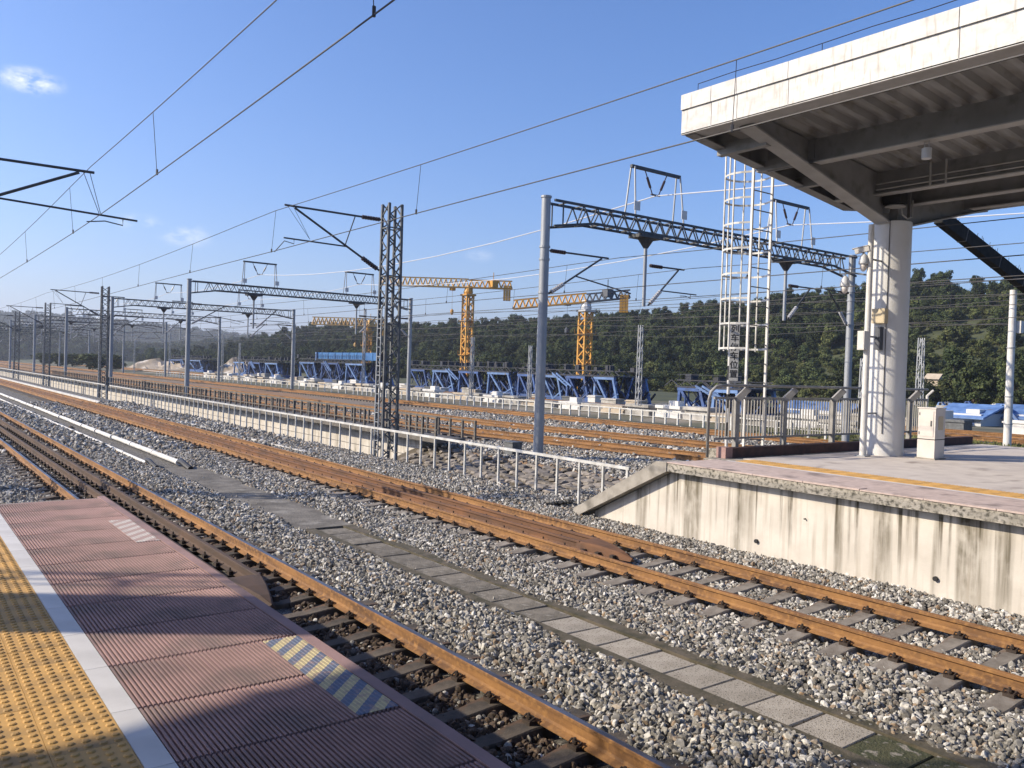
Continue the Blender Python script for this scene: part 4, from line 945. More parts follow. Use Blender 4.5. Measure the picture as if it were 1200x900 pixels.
for k, (x, z) in enumerate(((38.9, 7.3), (44, 6.3), (44, 7.6), (49, 6.4), (49, 7.8), (54, 6.4), (54, 7.9))):
    t = thing('overhead_line', ('thin dark %s wire over the %s' % ('upper' if z > 7 else 'lower', {38.9: 'white post and rail fence', 44: 'precast beams behind the white fence', 49: 'first far track beyond the precast beams', 54: 'second far track beyond the precast beams'}[x])), 'wire', (x, 0, z))
    b = MB(); b.path([(x, y, z+.3*math.sin(y*.13+k)) for y in range(-60, 320, 10)], .019, 5); b.build('contact_wire', M['wire'], t)
for x in (24.6, 33.6):
    pts = []
    for a, c in zip((-24,)+PORY[:-1], PORY):
        for f in np.linspace(0, 1, 9)[:-1]: pts.append((x, a+(c-a)*f, 10.05-1.5*4*f*(1-f)*((c-a)/47)**2*.75))
    b = MB(); b.path(pts, .024, 6); tag(b.build('feeder_wire', M['wire_w']), 'bright aluminium feeder wire hung from the %s frames on top of the portals' % ('left hand' if x < 30 else 'right hand'), 'wire')
# slender lattice masts standing in the yard
def slim_mast(px, py0, py1, x, label, w=.5, m='galv'):
    a = onX(px, py0, x); c = onX(px, py1, x); t = thing('yard_mast', label, 'mast', (x, a[1], a[2]))
    lattice(MB(), x, a[1], a[2]-.3, c[2], w, w*.75, .7, .055, .032).build('lattice', M[m], t); return t
slim_mast(748, 470, 381, 44, 'slim pale lattice mast standing alone in front of the wooded hill', .30, 'galv')
slim_mast(1077, 470, 396, 60, 'slim mast with a ladder behind the equipment cabinet', .4, 'galv')
for i, (px, p0, p1) in enumerate(((552, 463, 395), (343, 465, 380), (425, 465, 362), (260, 450, 392), (280, 450, 402), (198, 448, 385), (157, 440, 392), (1010, 470, 420), (620, 464, 405))):
    slim_mast(px, p0, p1, 42+2*(i % 3), 'slim pale lattice mast in the row behind the white fence', .26, 'galv')['group'] = 'slim masts behind the fence'

# ------------------------------------------------------------------ bridge railing, walls and paved slope
RX = 13.3
rt = thing('bridge_railing', 'white post and rail railing along the bridge edge behind the rusty track', 'railing', (RX, 14.5, -.35))
POST = MB().box(-.026, .026, -.026, .026, -.35, 1.12).mesh('post', M['rail_w']); y = 14.1
b = MB(); b.box(RX-.03, RX+.03, 13.28, 13.34, -.3, .76); b.build('end_post', M['rail_w'], rt)
while y < 150:
    inst(POST, 'post', (0, y-14.5, 0), rt); y += .82 if y < 60 else 1.64
for a, c in ((13.25, 67.0), (68.6, 150)):
    b = MB(); b.box(RX-.035, RX+.035, a, c, .765, .83); b.build('top_rail', M['rail_w'], rt)
b = MB(); b.tube((RX+.02, 15, .12), (RX+.02, 150, .12), .012, n=5); b.build('lower_rail', M['fence_dark'], rt)
b = MB(); b.box(13.15, 13.5, 13.2, 200, -.8, -.36); struct(b.build('bridge_ledge', M['concrete']))
b = MB(); b.box(11.62, 11.86, 27.2, 140, -.5, -.13); tag(b.build('trough_kerb', M['white_pipe']), 'long white concrete trough kerb between the rusty track and the railing', 'kerb')
# opposite bridge side: pale wall under a walkway with a dark fence
b = MB(); b.box(17.65, 18.6, 29.6, 260, -2.4, .0); tag(b.build('bridge_wall', M['wall']), 'pale streaked concrete wall of the yard bridge seen through the railing', 'wall')
bw = thing('bridge_walkway', 'dark concrete walkway with post fence on top of the pale bridge wall', 'walkway', (17.4, 28, 0))
b = MB(); b.box(16.95, 18.3, 27.3, 260, .002, .16); b.build('walkway_slab', M['fence_dark'], bw)
PD = MB().box(-.042, .042, -.05, .05, 0, .85).mesh('post', M['fence_dark'])
for xx in (17.05, 20.6):
    y = 27.5 if xx < 18 else 30
    while y < (120 if xx < 18 else 90): inst(PD, 'post', (xx-17.4, y-28, .16 if xx < 18 else -.2), bw); y += 1.0
    for z in (.5, .98) if xx < 18 else (.2, .62):
        b = MB(); b.box(xx-.035, xx+.035, 27.4 if xx < 18 else 30, 200, z-.022, z+.022); b.build('fence_rail', M['fence_dark'], bw)
# stone paved slope at the abutment
def slope_z(x, y):
    zb = -.42-1.5*max(0, min(1, (y-16.5)/13)); return lerp(zb, -.30, (x-13.6)/4.3)
g = struct(grid('paved_slope', list(np.linspace(13.5, 18.1, 8)), list(np.linspace(16.4, 30, 16)), lambda x, y: slope_z(x, y)-.04, M['earth']))
def paving_stone(i):
    rg = random.Random(i); n = 7; v = []; 
    for rr, z in ((1, -.05), (1, .0), (.8, .04)):
        for k in range(n): 
            a = 2*math.pi*k/n+rg.uniform(-.15, .15); v.append((math.cos(a)*.21*rr*rg.uniform(.88, 1.08), math.sin(a)*.24*rr*rg.uniform(.88, 1.08), z+rg.uniform(-.01, .01)))
    f = [(r*n+k, r*n+(k+1) % n, (r+1)*n+(k+1) % n, (r+1)*n+k) for r in range(2) for k in range(n)]+[tuple(2*n+k for k in range(n))]
    return MB().add(v, f).mesh('paving_stone', M['stone'])
PS = [paving_stone(i) for i in range(6)]
for j in range(27):
    for i in range(11):
        x = 13.75+i*.41+(.2 if j % 2 else 0); y = 16.9+j*.47
        if x > 18.0: continue
        x += random.uniform(-.04, .04); y += random.uniform(-.04, .04)
        inst(random.choice(PS), 'paving_stone', (x, y, slope_z(x, y)+random.uniform(-.02, .02)), g, (random.uniform(-.08, .02), -.2+random.uniform(-.08, .08), random.uniform(0, 6.3)))
b = MB(); b.box(18.0, 18.9, 16.5, 29.6, -2, -.29); struct(b.build('abutment_edge', M['concrete']))
x, y, _ = onZ(601, 535, -.3); t = thing('signal_box', 'grey signalling box standing on ballast beside the paved slope', 'box', (x, y, -.3)); b = MB(); b.box(x-.22, x+.22, y-.25, y+.25, -.3, .22); b.build('case', M['mast_steel'], t); b = MB(); b.box(x-.25, x+.25, y-.28, y+.28, .22, .26); b.build('lid', M['mast_steel'], t)

# white post-and-rail fence beyond the yard tracks
WX = 39.4
wf = thing('yard_fence', 'white post and rail fence running the length of the yard tracks', 'fence', (WX, 0, -.2))
WP = MB().box(-.05, .05, -.05, .05, 0, .78).mesh('post', M['rail_w']); y = 23.0; n = 0
while y < 160:
    inst(WP, 'post', (0, y, 0), wf); y += 1.02 if y < 80 else 1.8
for z, hw_ in ((.56, .04), (.2, .015)):
    b = MB(); b.box(WX-.03, WX+.03, 22.9, 170, z-hw_, z+hw_); b.build('fence_rail', M['rail_w'], wf)
# precast beams lying in a row
for i in range(46):
    y = 27+i*2.75; x = 46.2+.25*math.sin(i*1.7); h = random.uniform(.55, .95); b = MB()
    b.box(x-.6, x+.6, y, y+2.45, -.25, -.25+h*.4); b.box(x-.45, x+.45, y+.06, y+2.4, -.25+h*.4, -.25+h*.75); b.box(x-.65, x+.65, y+.02, y+2.43, -.25+h*.75, -.25+h)
    if i % 4 == 1: b.box(x-.3, x+.3, y+.5, y+1.4, -.25+h, .1+h)
    tag(b.build('precast_beam', M[('precast', 'white', 'precast', 'tan')[i % 4]]), 'pale precast concrete beam lying in the row behind the white fence', 'concrete beam', 'precast beams behind the fence')
for i in range(46):
    y = 20+i*3.3+random.uniform(-.6, .6); x = 57+random.uniform(-1.4, 1.4); w = random.uniform(.5, 1.2); l = random.uniform(.8, 2.6); h = random.uniform(.4, 1.1); b = MB()
    b.box(x-w/2, x+w/2, y-l/2, y+l/2, -.3, -.3+h); b.box(x-w/2-.08, x+w/2+.08, y-l/2-.08, y+l/2+.08, -.3+h*.8, -.3+h*.9)
    tag(b.build('stacked_crate', M[('precast', 'white', 'mast_steel', 'tan')[i % 4]]), ('grey concrete block', 'white crate', 'dark grey crate', 'tan crate')[i % 4]+' among the clutter in front of the blue carriages', 'crate', 'pale clutter in front of the blue carriages')

# ------------------------------------------------------------------ blue steel carriages
def carriage(px0, px1, pyb, pyt, x, label, bays, girder=False, deck=True):
    """row of blue braced legs below a dark work deck"""
    y1 = onX(px0, pyb, x)[1]; y0 = onX(px1, pyb, x)[1]; pm = (px0+px1)/2; zt = onX(pm, pyt, x)[2]; zb = -.6
    t = thing('steel_carriage', label, 'carriage', (x, (y0+y1)/2, zb)); ln = y1-y0; hm = zt-zb; zd = zb+hm*.66
    if deck:
        b = MB(); b.box(x-2.6, x+3.2, y0+ln*.04, y1-ln*.04, zd, zd+.12); yy = y0+ln*.05; k = 0
        while yy < y1-ln*.06:
            b.bar((x-2.5, yy, zd+.1), (x-2.5, yy+.8, zd+.62), .07); b.bar((x-2.5, yy+.8, zd+.62), (x-2.5, yy+1.6, zd+.1), .07); b.bar((x+1.5, yy, zd+.1), (x+1.5, yy+.8, zd+.62), .1); yy += 1.6
        b.bar((x-2.5, y0+ln*.05, zd+.62), (x-2.5, y1-ln*.05, zd+.62), .1); b.bar((x+1.5, y0+ln*.05, zd+.62), (x+1.5, y1-ln*.05, zd+.62), .1); b.build('work_deck', M['navy'], t)
        b = MB(); zz = zd+hm*.13
        for k in range(int(ln/.7)):
            yy = y0+ln*.06+k*.7; b.tube((x-2.5, yy, zz), (x-2.5, yy, zz+random.uniform(.4, 1.0)), .03, n=4)
            if random.random() < .6: xa = x-2.2+random.uniform(0, 4); b.box(xa, xa+random.uniform(.2, 1), yy, yy+random.uniform(.15, .7), zz, zz+random.uniform(.15, .8))
        b.bar((x-2.5, y0+ln*.05, zz+.6), (x-2.5, y1-ln*.05, zz+.6), .04); b.build('deck_clutter', M['navy'], t)
        b = MB()
        for k in range(int(ln*6)):
            yy = random.uniform(y0+ln*.05, y1-ln*.05); xx = x+random.uniform(-1.2, 2.8); z0 = zb+random.uniform(0, .35)*hm; b.bar((xx, yy, z0), (xx+random.uniform(-.5, .5), yy+random.uniform(-1.3, 1.3), min(zd, z0+random.uniform(.2, .5)*hm)), random.uniform(.06, .2))
        b.box(x+1.2, x+2.6, y0+ln*.08, y1-ln*.08, zb, zb+hm*.3); b.build('inner_bracing', M['navy'], t)
        b = MB()
        for k in range(int(ln*4)):
            yy = random.uniform(y0+ln*.03, y1-ln*.03); xx = x+random.uniform(-2.6, 1.0); z0 = zb+random.uniform(0, .4)*hm; b.bar((xx, yy, z0), (xx+random.uniform(-.4, .4), yy+random.uniform(-1.6, 1.6), min(zd+.2, z0+random.uniform(.15, .45)*hm)), random.uniform(.05, .15))
        b.build('outer_bracing', M['blue'], t)
    if girder:
        b = MB(); b.box(x-2.2, x-1.6, y0-ln*.12, y1-ln*.30, zd+hm*.10, zt-.1)
        for k in range(9): b.box(x-2.26, x-1.56, y0-ln*.12+k*ln*.095, y0-ln*.12+k*ln*.095+.12, zd+hm*.08, zt-.08)
        b.build('girder', M['blue_b'], t)
        b = MB(); b.box(x-2.5, x-1.5, y1-ln*.30+.02, y1-ln*.30+.5, zd+hm*.07, zt-.05); b.build('girder_end', M['blue_l'], t)
    bl = ln/bays
    for i in range(bays):
        a = y0+i*bl; c = a+bl*.92; lg = M['blue_l' if i % 2 == 0 else 'blue']
        b = MB(); w = .26
        for xx in (x-2.4, x+2.2):
            b.bar((xx, a+bl*.18, zd-.1), (xx, c-bl*.05, zd-.1), w*1.3); b.bar((xx, a+bl*.24, zd), (xx, a+bl*.02, zb), w); b.bar((xx, c-bl*.1, zd), (xx, c-bl*.05, zb), w)
            b.bar((xx, a+bl*.3, zb), (xx, c-bl*.12, zd-.1), w*.9); b.bar((xx, a+bl*.05, zb+(zd-zb)*.45), (xx, a+bl*.5, zb+.1), w*.6)
        b.build('braced_leg', lg, t)
        b = MB(); 
        for k in range(9):
            yy = a+random.uniform(.05, .95)*bl; xx = x+random.uniform(-1.8, 1.8); z0 = zb+random.uniform(0, .3)*hm; b.bar((xx, yy, z0), (xx+random.uniform(-.6, .6), yy+random.uniform(-1.6, 1.6), z0+random.uniform(.2, .45)*hm), random.uniform(.08, .2))
        b.box(x-2.45, x+2, a+bl*.1, a+bl*.8, zb, zb+hm*.16); b.build('lower_frame', M['blue'], t)
    st = MB(); a = y0+ln*.55
    for s in (0, .7): st.bar((x-2.75, a+s, zd+hm*.05), (x-2.75, a-2.6+s, zd-(zd-zb)*.38), .12, .16)
    for k in range(7): st.bar((x-2.75, a-2.6*k/7, zd-(zd-zb)*.38*k/7), (x-2.75, a-2.6*k/7+.7, zd-(zd-zb)*.38*k/7), .06)
    st.build('stair', M['blue_l'], t)
    return t
carriage(492, 622, 460, 421, 63, 'long blue steel carriage with dark deck standing under the middle tower crane', 4)
carriage(622, 746, 462, 424, 62, 'blue steel carriage with dark deck around the foot of the orange tower crane', 4)
carriage(362, 448, 452, 413, 64, 'blue carriage topped by a bright blue girder behind the white fence', 3, girder=True)
carriage(284, 342, 446, 416, 66, 'navy blue carriage left of the bright blue girder, partly behind a portal pole', 3)
carriage(205, 250, 440, 415, 70, 'small distant navy carriage with a pale blue arch', 2)
carriage(812, 896, 470, 438, 56, 'blue carriage with sloping arms seen behind the striped sign post', 2)
# blue roofed stores at the right
for i, (px0, px1, py, x, lab) in enumerate(((1098, 1150, 477, 70, 'long low blue roofed shed at the foot of the hill beside the cabinet'), (1152, 1215, 478, 74, 'blue roofed shed behind the slender white post'), (905, 985, 474, 72, 'low blue roofed shed behind the platform fence'))):
    y1 = onX(px0, 480, x)[1]; y0 = onX(px1, 480, x)[1]; zt = onX((px0+px1)/2, py, x)[2]; t = thing('storage_shed', lab, 'shed', (x, (y0+y1)/2, -.6))
    b = MB(); b.box(x, x+7, y0, y1, -.7, zt-.5); b.build('wall', M['cabin_w'], t)
    b = MB(); b.prism([(x-.5, zt-.9), (x-.5, zt-.75), (x+3.5, zt+.25), (x+7.5, zt-.75), (x+7.5, zt-.9), (x+3.5, zt+.1)], y0-.4, y1+.4); b.build('roof', M['blue_l'], t)
    n = int((y1-y0)/1.6); 
    for k in range(n): b = MB(); b.box(x-.06, x-.002, y0+.5+k*1.6, y0+1.3+k*1.6, -.3, zt-1.0); b.build('door', M['blue'], t)
for i in range(34):
    px = 1100+i*3.6+random.uniform(-1, 1); py = 490+random.uniform(-6, 4); p = onZ(px, py+4, -.3); h = random.uniform(.4, 1.2); w = random.uniform(.5, 1.8); b = MB()
    k = i % 3
    if k == 0: b.box(p[0]-w/2, p[0]+w/2, p[1]-w/2, p[1]+w/2, -.5, -.3+h)
    elif k == 1: b.bar((p[0], p[1]-w, -.4), (p[0], p[1]+w*.2, h+.2), .35); b.bar((p[0], p[1]+w*.2, h+.2), (p[0], p[1]+w, -.4), .35)
    else: b.box(p[0]-.2, p[0]+.2, p[1]-w, p[1]+w, h*.6, h); b.box(p[0]-.15, p[0]+.15, p[1]-w*.9, p[1]-w*.7, -.5, h*.6); b.box(p[0]-.15, p[0]+.15, p[1]+w*.7, p[1]+w*.9, -.5, h*.6)
    tag(b.build('building_material', M[('white', 'blue_l', 'precast', 'blue', 'crane_d', 'white', 'tan')[i % 7]]), ('plain white block', 'light blue steel trestle', 'concrete bench-like beam', 'dark blue block', 'dark grey trestle', 'white bench-like beam', 'tan block')[i % 7]+' lying in front of the blue roofed sheds', 'building material', 'materials in front of the sheds')

# ------------------------------------------------------------------ tower cranes
def truss_beam(b, A, Bp, w, h, pitch, ch, br):
    """triangular jib truss from A to Bp"""
    A = Vector(A); Bp = Vector(Bp); d = (Bp-A); L = d.length; d.normalize(); sx = d.cross(Vector((0, 0, 1))).normalized(); n = max(2, int(L/pitch))
    lo = lambda s, u: A+d*u+sx*(s*w/2); hi = lambda u: A+d*u+Vector((0, 0, h))
    for s in (-1, 1): b.bar(lo(s, 0), lo(s, L), ch)
    b.bar(hi(0), hi(L), ch)
    for k in range(n):
        u = L*k/n; v = L*(k+1)/n; m = (u+v)/2
        for s in (-1, 1): b.bar(lo(s, u), hi(m), br); b.bar(hi(m), lo(s, v), br)
        b.bar(lo(-1, u), lo(1, u), br)
def crane(px, pyj, x, w, dirv, ljib, lcj, hj, mats, label, rise=0):
    c = onX(px, pyj, x); x, y, zj = c; t = thing('tower_crane', label, 'crane', (x, y, -1)); my, mj, mc, mw = mats
    b = MB(); lattice(b, x, y, -1.2, zj-1.6, w, w, w*.8, .30, .19).build('mast', M[my], t)
    b = MB(); b.box(x-w*.75, x+w*.75, y-w*.75, y+w*.75, zj-1.7, zj-1.35); b.lathe([(w*.55, 0), (w*.62, .5), (w*.5, 1.0), (w*.35, 1.5)], (x, y, zj-1.4), 12); b.build('slewing_unit', M[mw], t)
    d = Vector((*dirv, 0)).normalized(); o = Vector((x, y, zj)); up_ = Vector((0, 0, rise))
    b = MB(); truss_beam(b, o, o+d*ljib+up_*-ljib, 1.1*w/1.7, hj, 1.0, .24, .17); b.build('jib', M[mj], t)
    b = MB(); truss_beam(b, o, o-d*lcj+up_*lcj, 1.1*w/1.7, hj*.9, 1.0, .26, .19); b.bar(o-d*.5, o-d*lcj+up_*lcj, 1.3, .2); b.build('counter_jib', M[mc], t)
    e = o-d*(lcj-1.2)+up_*(lcj-1.2); b = MB(); s = d.cross(Vector((0, 0, 1)))
    for k in range(3): b.bar(e+d*(.5*k-.7)+Vector((0, 0, .6)), e+d*(.5*k-.7)+Vector((0, 0, -2.4)), .45, 1.3, upv=tuple(s))
    b.build('counterweight', M['crane_y' if my == 'crane_y' else my], t)
    g = o+s*1.2+Vector((0, 0, -1.3)); b = MB(); b.box(g.x-.6, g.x+.6, g.y-.6, g.y+.6, g.z, g.z+1.7); b.build('cab', M[mw], t)
    b = MB(); q = e+d*2.6; b.box(q.x-.7, q.x+.7, q.y-.7, q.y+.7, q.z+.2, q.z+1.5); b.tube(q+Vector((0, 0, 1.5)), q+Vector((0, 0, 3.2)), .08, n=5); b.build('winch', M[mc], t)
    h = o+d*3.2; b = MB(); b.bar(h+Vector((0, 0, -.2)), h+Vector((0, 0, -.7)), .9, .9); b.tube(h, h+Vector((0, 0, -4.5)), .03, n=4); b.lathe([(.1, 0), (.35, .3), (.35, .9), (.1, 1.2)], (h.x, h.y, h.z-5.6), 8); b.build('trolley_hook', M[mc], t)
    for zf in (.35, .72):
        b = MB(); zz = -1+(zj-.6)*zf; b.box(x-w*.8, x+w*.8, y-w*.8, y+w*.8, zz, zz+.08)
        for i, j in ((-1, -1), (1, -1), (1, 1), (-1, 1)): b.tube((x+i*w*.8, y+j*w*.8, zz), (x+i*w*.8, y+j*w*.8, zz+1), .04, n=4)
        b.build('platform', M[my], t)
    return t
crane(549, 337, 94, 1.55, (-.80, .60), 17.5, 8.8, 1.7, ('crane_y', 'crane_p', 'crane_y', 'crane_y'), 'yellow tower crane with a long level jib rising behind the blue carriage')
crane(687, 354, 96, 1.6, (-.74, .67), 12.5, 7.4, 1.5, ('crane_y', 'crane_y', 'crane_d', 'cabin_w'), 'orange tower crane with dark counter jib and white cab section', rise=.12)
crane(431, 382, 100, 1.6, (-.78, .62), 14.5, 4.5, 1.9, ('crane_y', 'crane_p', 'crane_p', 'crane_y'), 'small yellow tower crane partly hidden behind the tall lattice mast')

# ------------------------------------------------------------------ far land: quarry, mountains
RIDGE_V = {}
def ridge(name, D0, az0, az1, prof, depth, m, seed):
    """mountain ridge as a real slope; prof maps azimuth fraction to height"""
    n = 90; v = []; rows = 10
    for j in range(rows+1):
        f = j/rows
        for i in range(n+1):
            a = az0+(az1-az0)*i/n; D = D0+depth*f*1.4; h = prof(i/n)*(math.sin(min(1, f*1.35)*math.pi/2) if f < .75 else 1-(f-.75)*1.2)
            px = math.sin(R(a))*D; py = math.cos(R(a))*D
            h *= 1+.18*fbm(px+seed*999, py, D0*.12, 5); v.append((px, py, h-3 if f > 0 else -12))
    f = [(j*(n+1)+i, j*(n+1)+i+1, (j+1)*(n+1)+i+1, (j+1)*(n+1)+i) for j in range(rows) for i in range(n)]
    o = MB().add(v, f).build(name, m, smooth=True); RIDGE_V[name+str(seed)] = v; return struct(o)
ridge('mountain', 2600, -30, 50, lambda u: 150*(1-.35*u)*(.75+.25*math.sin(u*11+1)), 900, M['mountain'], 1)
ridge('mountain', 1150, -25, 26, lambda u: 50*(.8+.3*math.sin(u*9+2))*(1-.2*u), 420, M['mountain'], 2)
ridge('hillside', 640, 2, 20, lambda u: 14*(.7+.4*math.sin(u*7+.4)), 160, M['hill'], 3)
def mound(name, x, y, rx, ry, h, m, label, cat):
    v = []; n = 14; k = 26
    for j in range(n+1):
        f = j/n
        for i in range(k):
            a = 2*math.pi*i/k; r = f; px = x+math.cos(a)*rx*r; py = y+math.sin(a)*ry*r; z = -1.2+h*(math.cos(r*math.pi)*.5+.5)*(1+.9*fbm(px, py, 7, 6)); v.append((px, py, z))
    f = [(j*k+i, j*k+(i+1) % k, (j+1)*k+(i+1) % k, (j+1)*k+i) for j in range(n) for i in range(k)]
    return tag(MB().add(v, f).build(name, m), label, cat)
p = onX(165, 420, 62); mound('rubble_heap', p[0]+8, p[1], 14, 46, 3.6, M['quarry'], 'pale heap of quarry rubble far down the yard', 'rubble heap')
p = onX(245, 420, 70); mound('rubble_heap', p[0]+8, p[1], 12, 34, 3.2, M['quarry'], 'brown bank of bare rubble below the distant wood', 'rubble heap')
p = onX(1095, 452, 118); t = thing('hut', 'tiny pale hut on the grassy slope above the blue sheds', 'hut', p); b = MB(); b.box(p[0]-.8, p[0]+.8, p[1]-.9, p[1]+.9, p[2]-3, p[2]+.9); b.build('wall', M['tan'], t); b = MB(); b.prism([(p[0]-1.1, p[2]+.9), (p[0]+1.1, p[2]+.9), (p[0], p[2]+1.7)], p[1]-1.1, p[1]+1.1); b.build('roof', M['tan'], t)

# ------------------------------------------------------------------ trees
def crown_mesh(i, mats, h=8., w=5.5, n=3000, airy=1.0):
    rg = random.Random(900+i); v = []; f = []; mi = []
    lobes = []
    for k in range(22):
        a = rg.uniform(0, 6.28); u = rg.uniform(.0, 1); rr = w*.5*math.sqrt(rg.uniform(0, 1))*(1-.55*abs(u-.4)); lobes.append((math.cos(a)*rr*.8, math.sin(a)*rr*.8, h*(.32+.60*u), rg.uniform(.09, .22)*w))
    for k in range(n):
        lx, ly, lz, lr = lobes[k % len(lobes)]
        d = Vector((rg.gauss(0, 1), rg.gauss(0, 1), rg.gauss(0, .8))).normalized(); q = Vector((lx, ly, lz))+d*lr*rg.uniform(.55, 1.12)*airy
        nrm = (d+Vector((rg.gauss(0, .5), rg.gauss(0, .5), rg.gauss(.25, .5)))).normalized(); s = rg.uniform(.11, .30)*w/5.5
        t1_ = nrm.orthogonal().normalized(); t1_.rotate(Matrix.Rotation(rg.uniform(0, 6.28), 3, nrm)); t2_ = nrm.cross(t1_)
        o = len(v); v += [tuple(q+t1_*s), tuple(q+t2_*s*.7+nrm*s*.2), tuple(q-t1_*s*.9), tuple(q-t2_*s*.75+nrm*s*.1)]; f.append((o, o+1, o+2, o+3)); mi.append(0 if rg.random() < .6 else 1)
    b = MB(); b.v = v; b.f = f; b.mi = mi; return b.mesh('crown', mats)
def trunk_mesh(i, h=8.):
    rg = random.Random(70+i); b = MB(); b.tube((0, 0, -1), (rg.uniform(-.2, .2), rg.uniform(-.2, .2), h*.45), .2, .13, n=7)
    for k in range(5):
        a = rg.uniform(0, 6.28); z = h*rg.uniform(.25, .45); b.tube((0, 0, z), (math.cos(a)*rg.uniform(.8, 1.6), math.sin(a)*rg.uniform(.8, 1.6), z+h*rg.uniform(.15, .35)), .09, .03, n=5)
    return b.mesh('trunk', M['bark'])
la, lb, lc = M['leaf_a'], M['leaf_b'], M['leaf_c']
CROWNS = [crown_mesh(0, [la, lb]), crown_mesh(1, [la, lb], 9, 5), crown_mesh(2, [lb, la], 7, 6), crown_mesh(3, [lb, lc], 6, 5.5), crown_mesh(4, [la, la], 10, 4.6), crown_mesh(5, [lc, lb], 4, 4.5, 1800)]
TRUNKS = [trunk_mesh(i, h) for i, h in enumerate((8, 9, 7, 6, 10, 4))]
tree_col = bpy.data.collections.new('tree_shapes')
for i, c in enumerate(CROWNS):
    me = c.copy(); import bmesh
    bm = bmesh.new(); bm.from_mesh(c); k = len(bm.faces); bm.from_mesh(TRUNKS[i]); bm.faces.ensure_lookup_table()
    for fc in bm.faces[k:]: fc.material_index = 2
    bm.to_mesh(me); bm.free(); me.materials.append(M['bark']); o = bpy.data.objects.new('tree_shape_%d' % i, me); tree_col.objects.link(o)
TREES = scatter_group(tree_col)
pts = []; rot = []; scl = []; idx = []
rg = random.Random(5)
clear = [(*onX(930, 450, 122)[:2], 24), (*onX(1120, 430, 135)[:2], 26), (*onX(845, 450, 118)[:2], 18), (*onX(1180, 400, 165)[:2], 14), (*onX(1040, 440, 128)[:2], 16)]
tries = 0
while len(pts) < 10500 and tries < 60000:
    tries += 1; x = rg.uniform(98, 235); y = rg.uniform(-30, 470); hh = hill_h(x, y); base = 100+10*math.sin(y/70)+max(0, y-260)*.02
    if x < base-3: continue
    shrub = False
    for cx, cy, cr in clear:
        if ((x-cx)/1.3)**2+(y-cy)**2 < cr*cr: shrub = rg.random() < .9
    i = 5 if shrub or rg.random() < .12 else rg.choice((0, 1, 1, 2, 3, 3, 4))
    s = rg.choice((rg.uniform(.3, .5), rg.uniform(.38, .65), rg.uniform(.55, .85)))*(rg.uniform(.25, .6) if shrub else 1)
    pts.append((x, y, ground_h(x, y)-.3)); rot.append((rg.uniform(-.06, .06), rg.uniform(-.06, .06), rg.uniform(0, 6.28))); scl.append((s*rg.uniform(.9, 1.15), s*rg.uniform(.9, 1.15), s)); idx.append(i)
for k in range(6500):
    x = rg.uniform(96, 225); y = rg.uniform(-30, 330); base = 100+10*math.sin(y/70)
    if x < base-6: continue
    s = rg.uniform(.22, .55); pts.append((x, y, ground_h(x, y)-.5)); rot.append((0, 0, rg.uniform(0, 6.28))); scl.append((s*1.25, s*1.25, s)); idx.append(rg.choice((5, 5, 3, 2)))
wood = scatter('wood', pts, rot, scl, idx, TREES)
fp, fr, fs, fi = [], [], [], []
for key, per, sc in (('mountain2', 5, 2.6), ('hillside3', 5, 1.5)):
    vv = RIDGE_V[key]; nn = 91
    for k in range(nn, len(vv)-nn):
        if k % nn == nn-1: continue
        for _ in range(per):
            u, w_ = rg.random(), rg.random(); a, b_, c = Vector(vv[k]), Vector(vv[k+1]), Vector(vv[k+nn-nn*0]) if k+nn < len(vv) else Vector(vv[k])
            q = a+(b_-a)*u+(Vector(vv[k-nn])-a)*w_; fp.append((q.x, q.y, q.z-1.5)); fr.append((0, 0, rg.uniform(0, 6.3))); s_ = sc*rg.uniform(.7, 1.3); fs.append((s_*1.3, s_*1.3, s_)); fi.append(rg.choice((0, 1, 2, 2)))
scatter('distant_wood', fp, fr, fs, fi, TREES)
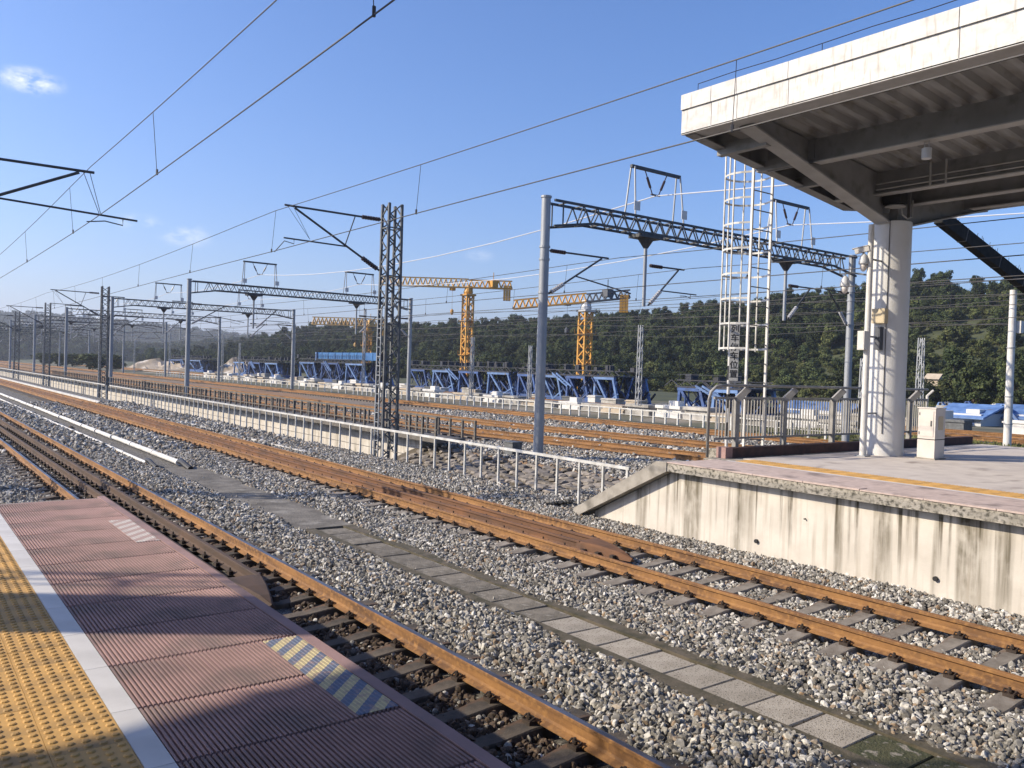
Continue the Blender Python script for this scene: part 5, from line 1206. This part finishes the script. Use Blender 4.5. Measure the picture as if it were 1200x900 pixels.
# trees that stand out one by one along the edge of the wood and on the skyline
def tree(i, x, y, s, label, group):
    t = thing('tree', label, 'tree', (x, y, ground_h(x, y)-.2), group)
    inst(TRUNKS[i], 'trunk', (0, 0, 0), t); inst(CROWNS[i], 'crown', (0, 0, 0), t); t.scale = (s, s, s*rg.uniform(.95, 1.1)); t.rotation_euler = (0, 0, rg.uniform(0, 6.28))
for k, (px, x, s) in enumerate(((1095, 190, 1.25), (1070, 186, .95), (1110, 192, .9), (1140, 195, 1.15), (1165, 190, 1.1), (1190, 196, 1.0), (1030, 185, .9), (835, 188, 1.15), (800, 186, .9), (640, 180, .95), (590, 180, 1.0), (505, 178, 1.0), (470, 175, 1.05), (400, 170, 1.1), (345, 168, 1.1), (320, 165, 1.2), (300, 165, 1.1), (270, 160, 1.0), (690, 182, .9), (740, 184, 1.0))):
    yy = onX(px, 430, x)[1]; tree((0, 1, 2, 4, 3)[k % 5], x, yy, s*.72, 'leafy tree standing up against the sky along the top of the wooded hill', 'skyline trees')
for k in range(34):
    y = 22+k*11+rg.uniform(-4, 4); x = 97+10*math.sin(y/70)+rg.uniform(-3, 3); ci = rg.choice((0, 2, 3, 5, 1)); tree(ci, x, y, rg.uniform(.55, .9), {0: 'dark rounded tree', 1: 'tall dark tree', 2: 'broad spreading tree', 3: 'pale green bushy tree', 5: 'low olive bush'}[ci]+' at the foot of the wooded hill behind the yard', 'trees along the foot of the hill')
for k, (px, x) in enumerate(((68, 40), (105, 38), (85, 44), (50, 40), (128, 42))):
    yy = onX(px, 432, x)[1]; t = thing('tree', 'low dark green tree far down the line behind the masts', 'tree', (x, yy, -.8), 'trees far down the line'); inst(TRUNKS[3], 'trunk', (0, 0, 0), t); inst(CROWNS[3], 'crown', (0, 0, 0), t); t.scale = (1.6, 1.6, .7)
# grass tufts beside the far platform
gp = MB(); 
for k in range(5200):
    x = rg.uniform(39.9, 46.5); y = rg.uniform(6, 30); h = rg.uniform(.06, .24); a = rg.uniform(0, 6.28); w = .035; dx, dy = math.cos(a)*w, math.sin(a)*w
    gp.add([(x-dx, y-dy, -.125), (x+dx, y+dy, -.125), (x+rg.uniform(-.1, .1), y+rg.uniform(-.1, .1), -.12+h)], [(0, 1, 2)])
stuff(gp.build('grass', M['leaf_c']))

# ------------------------------------------------------------------ air
hz = MB(); hz.box(-4200, 4200, -300, 4600, -14, 205); ho = hz.build('haze', [])
m = bpy.data.materials.new('haze'); m.use_nodes = True; N = m.node_tree.nodes
for n in list(N):
    if n.type != 'OUTPUT_MATERIAL': N.remove(n)
pv = N.new('ShaderNodeVolumePrincipled'); pv.inputs['Color'].default_value = (.78, .86, 1.0, 1); pv.inputs['Density'].default_value = .00030; pv.inputs['Anisotropy'].default_value = .25
m.node_tree.links.new(pv.outputs[0], [n for n in N if n.type == 'OUTPUT_MATERIAL'][0].inputs['Volume']); ho.data.materials.append(m); stuff(ho)
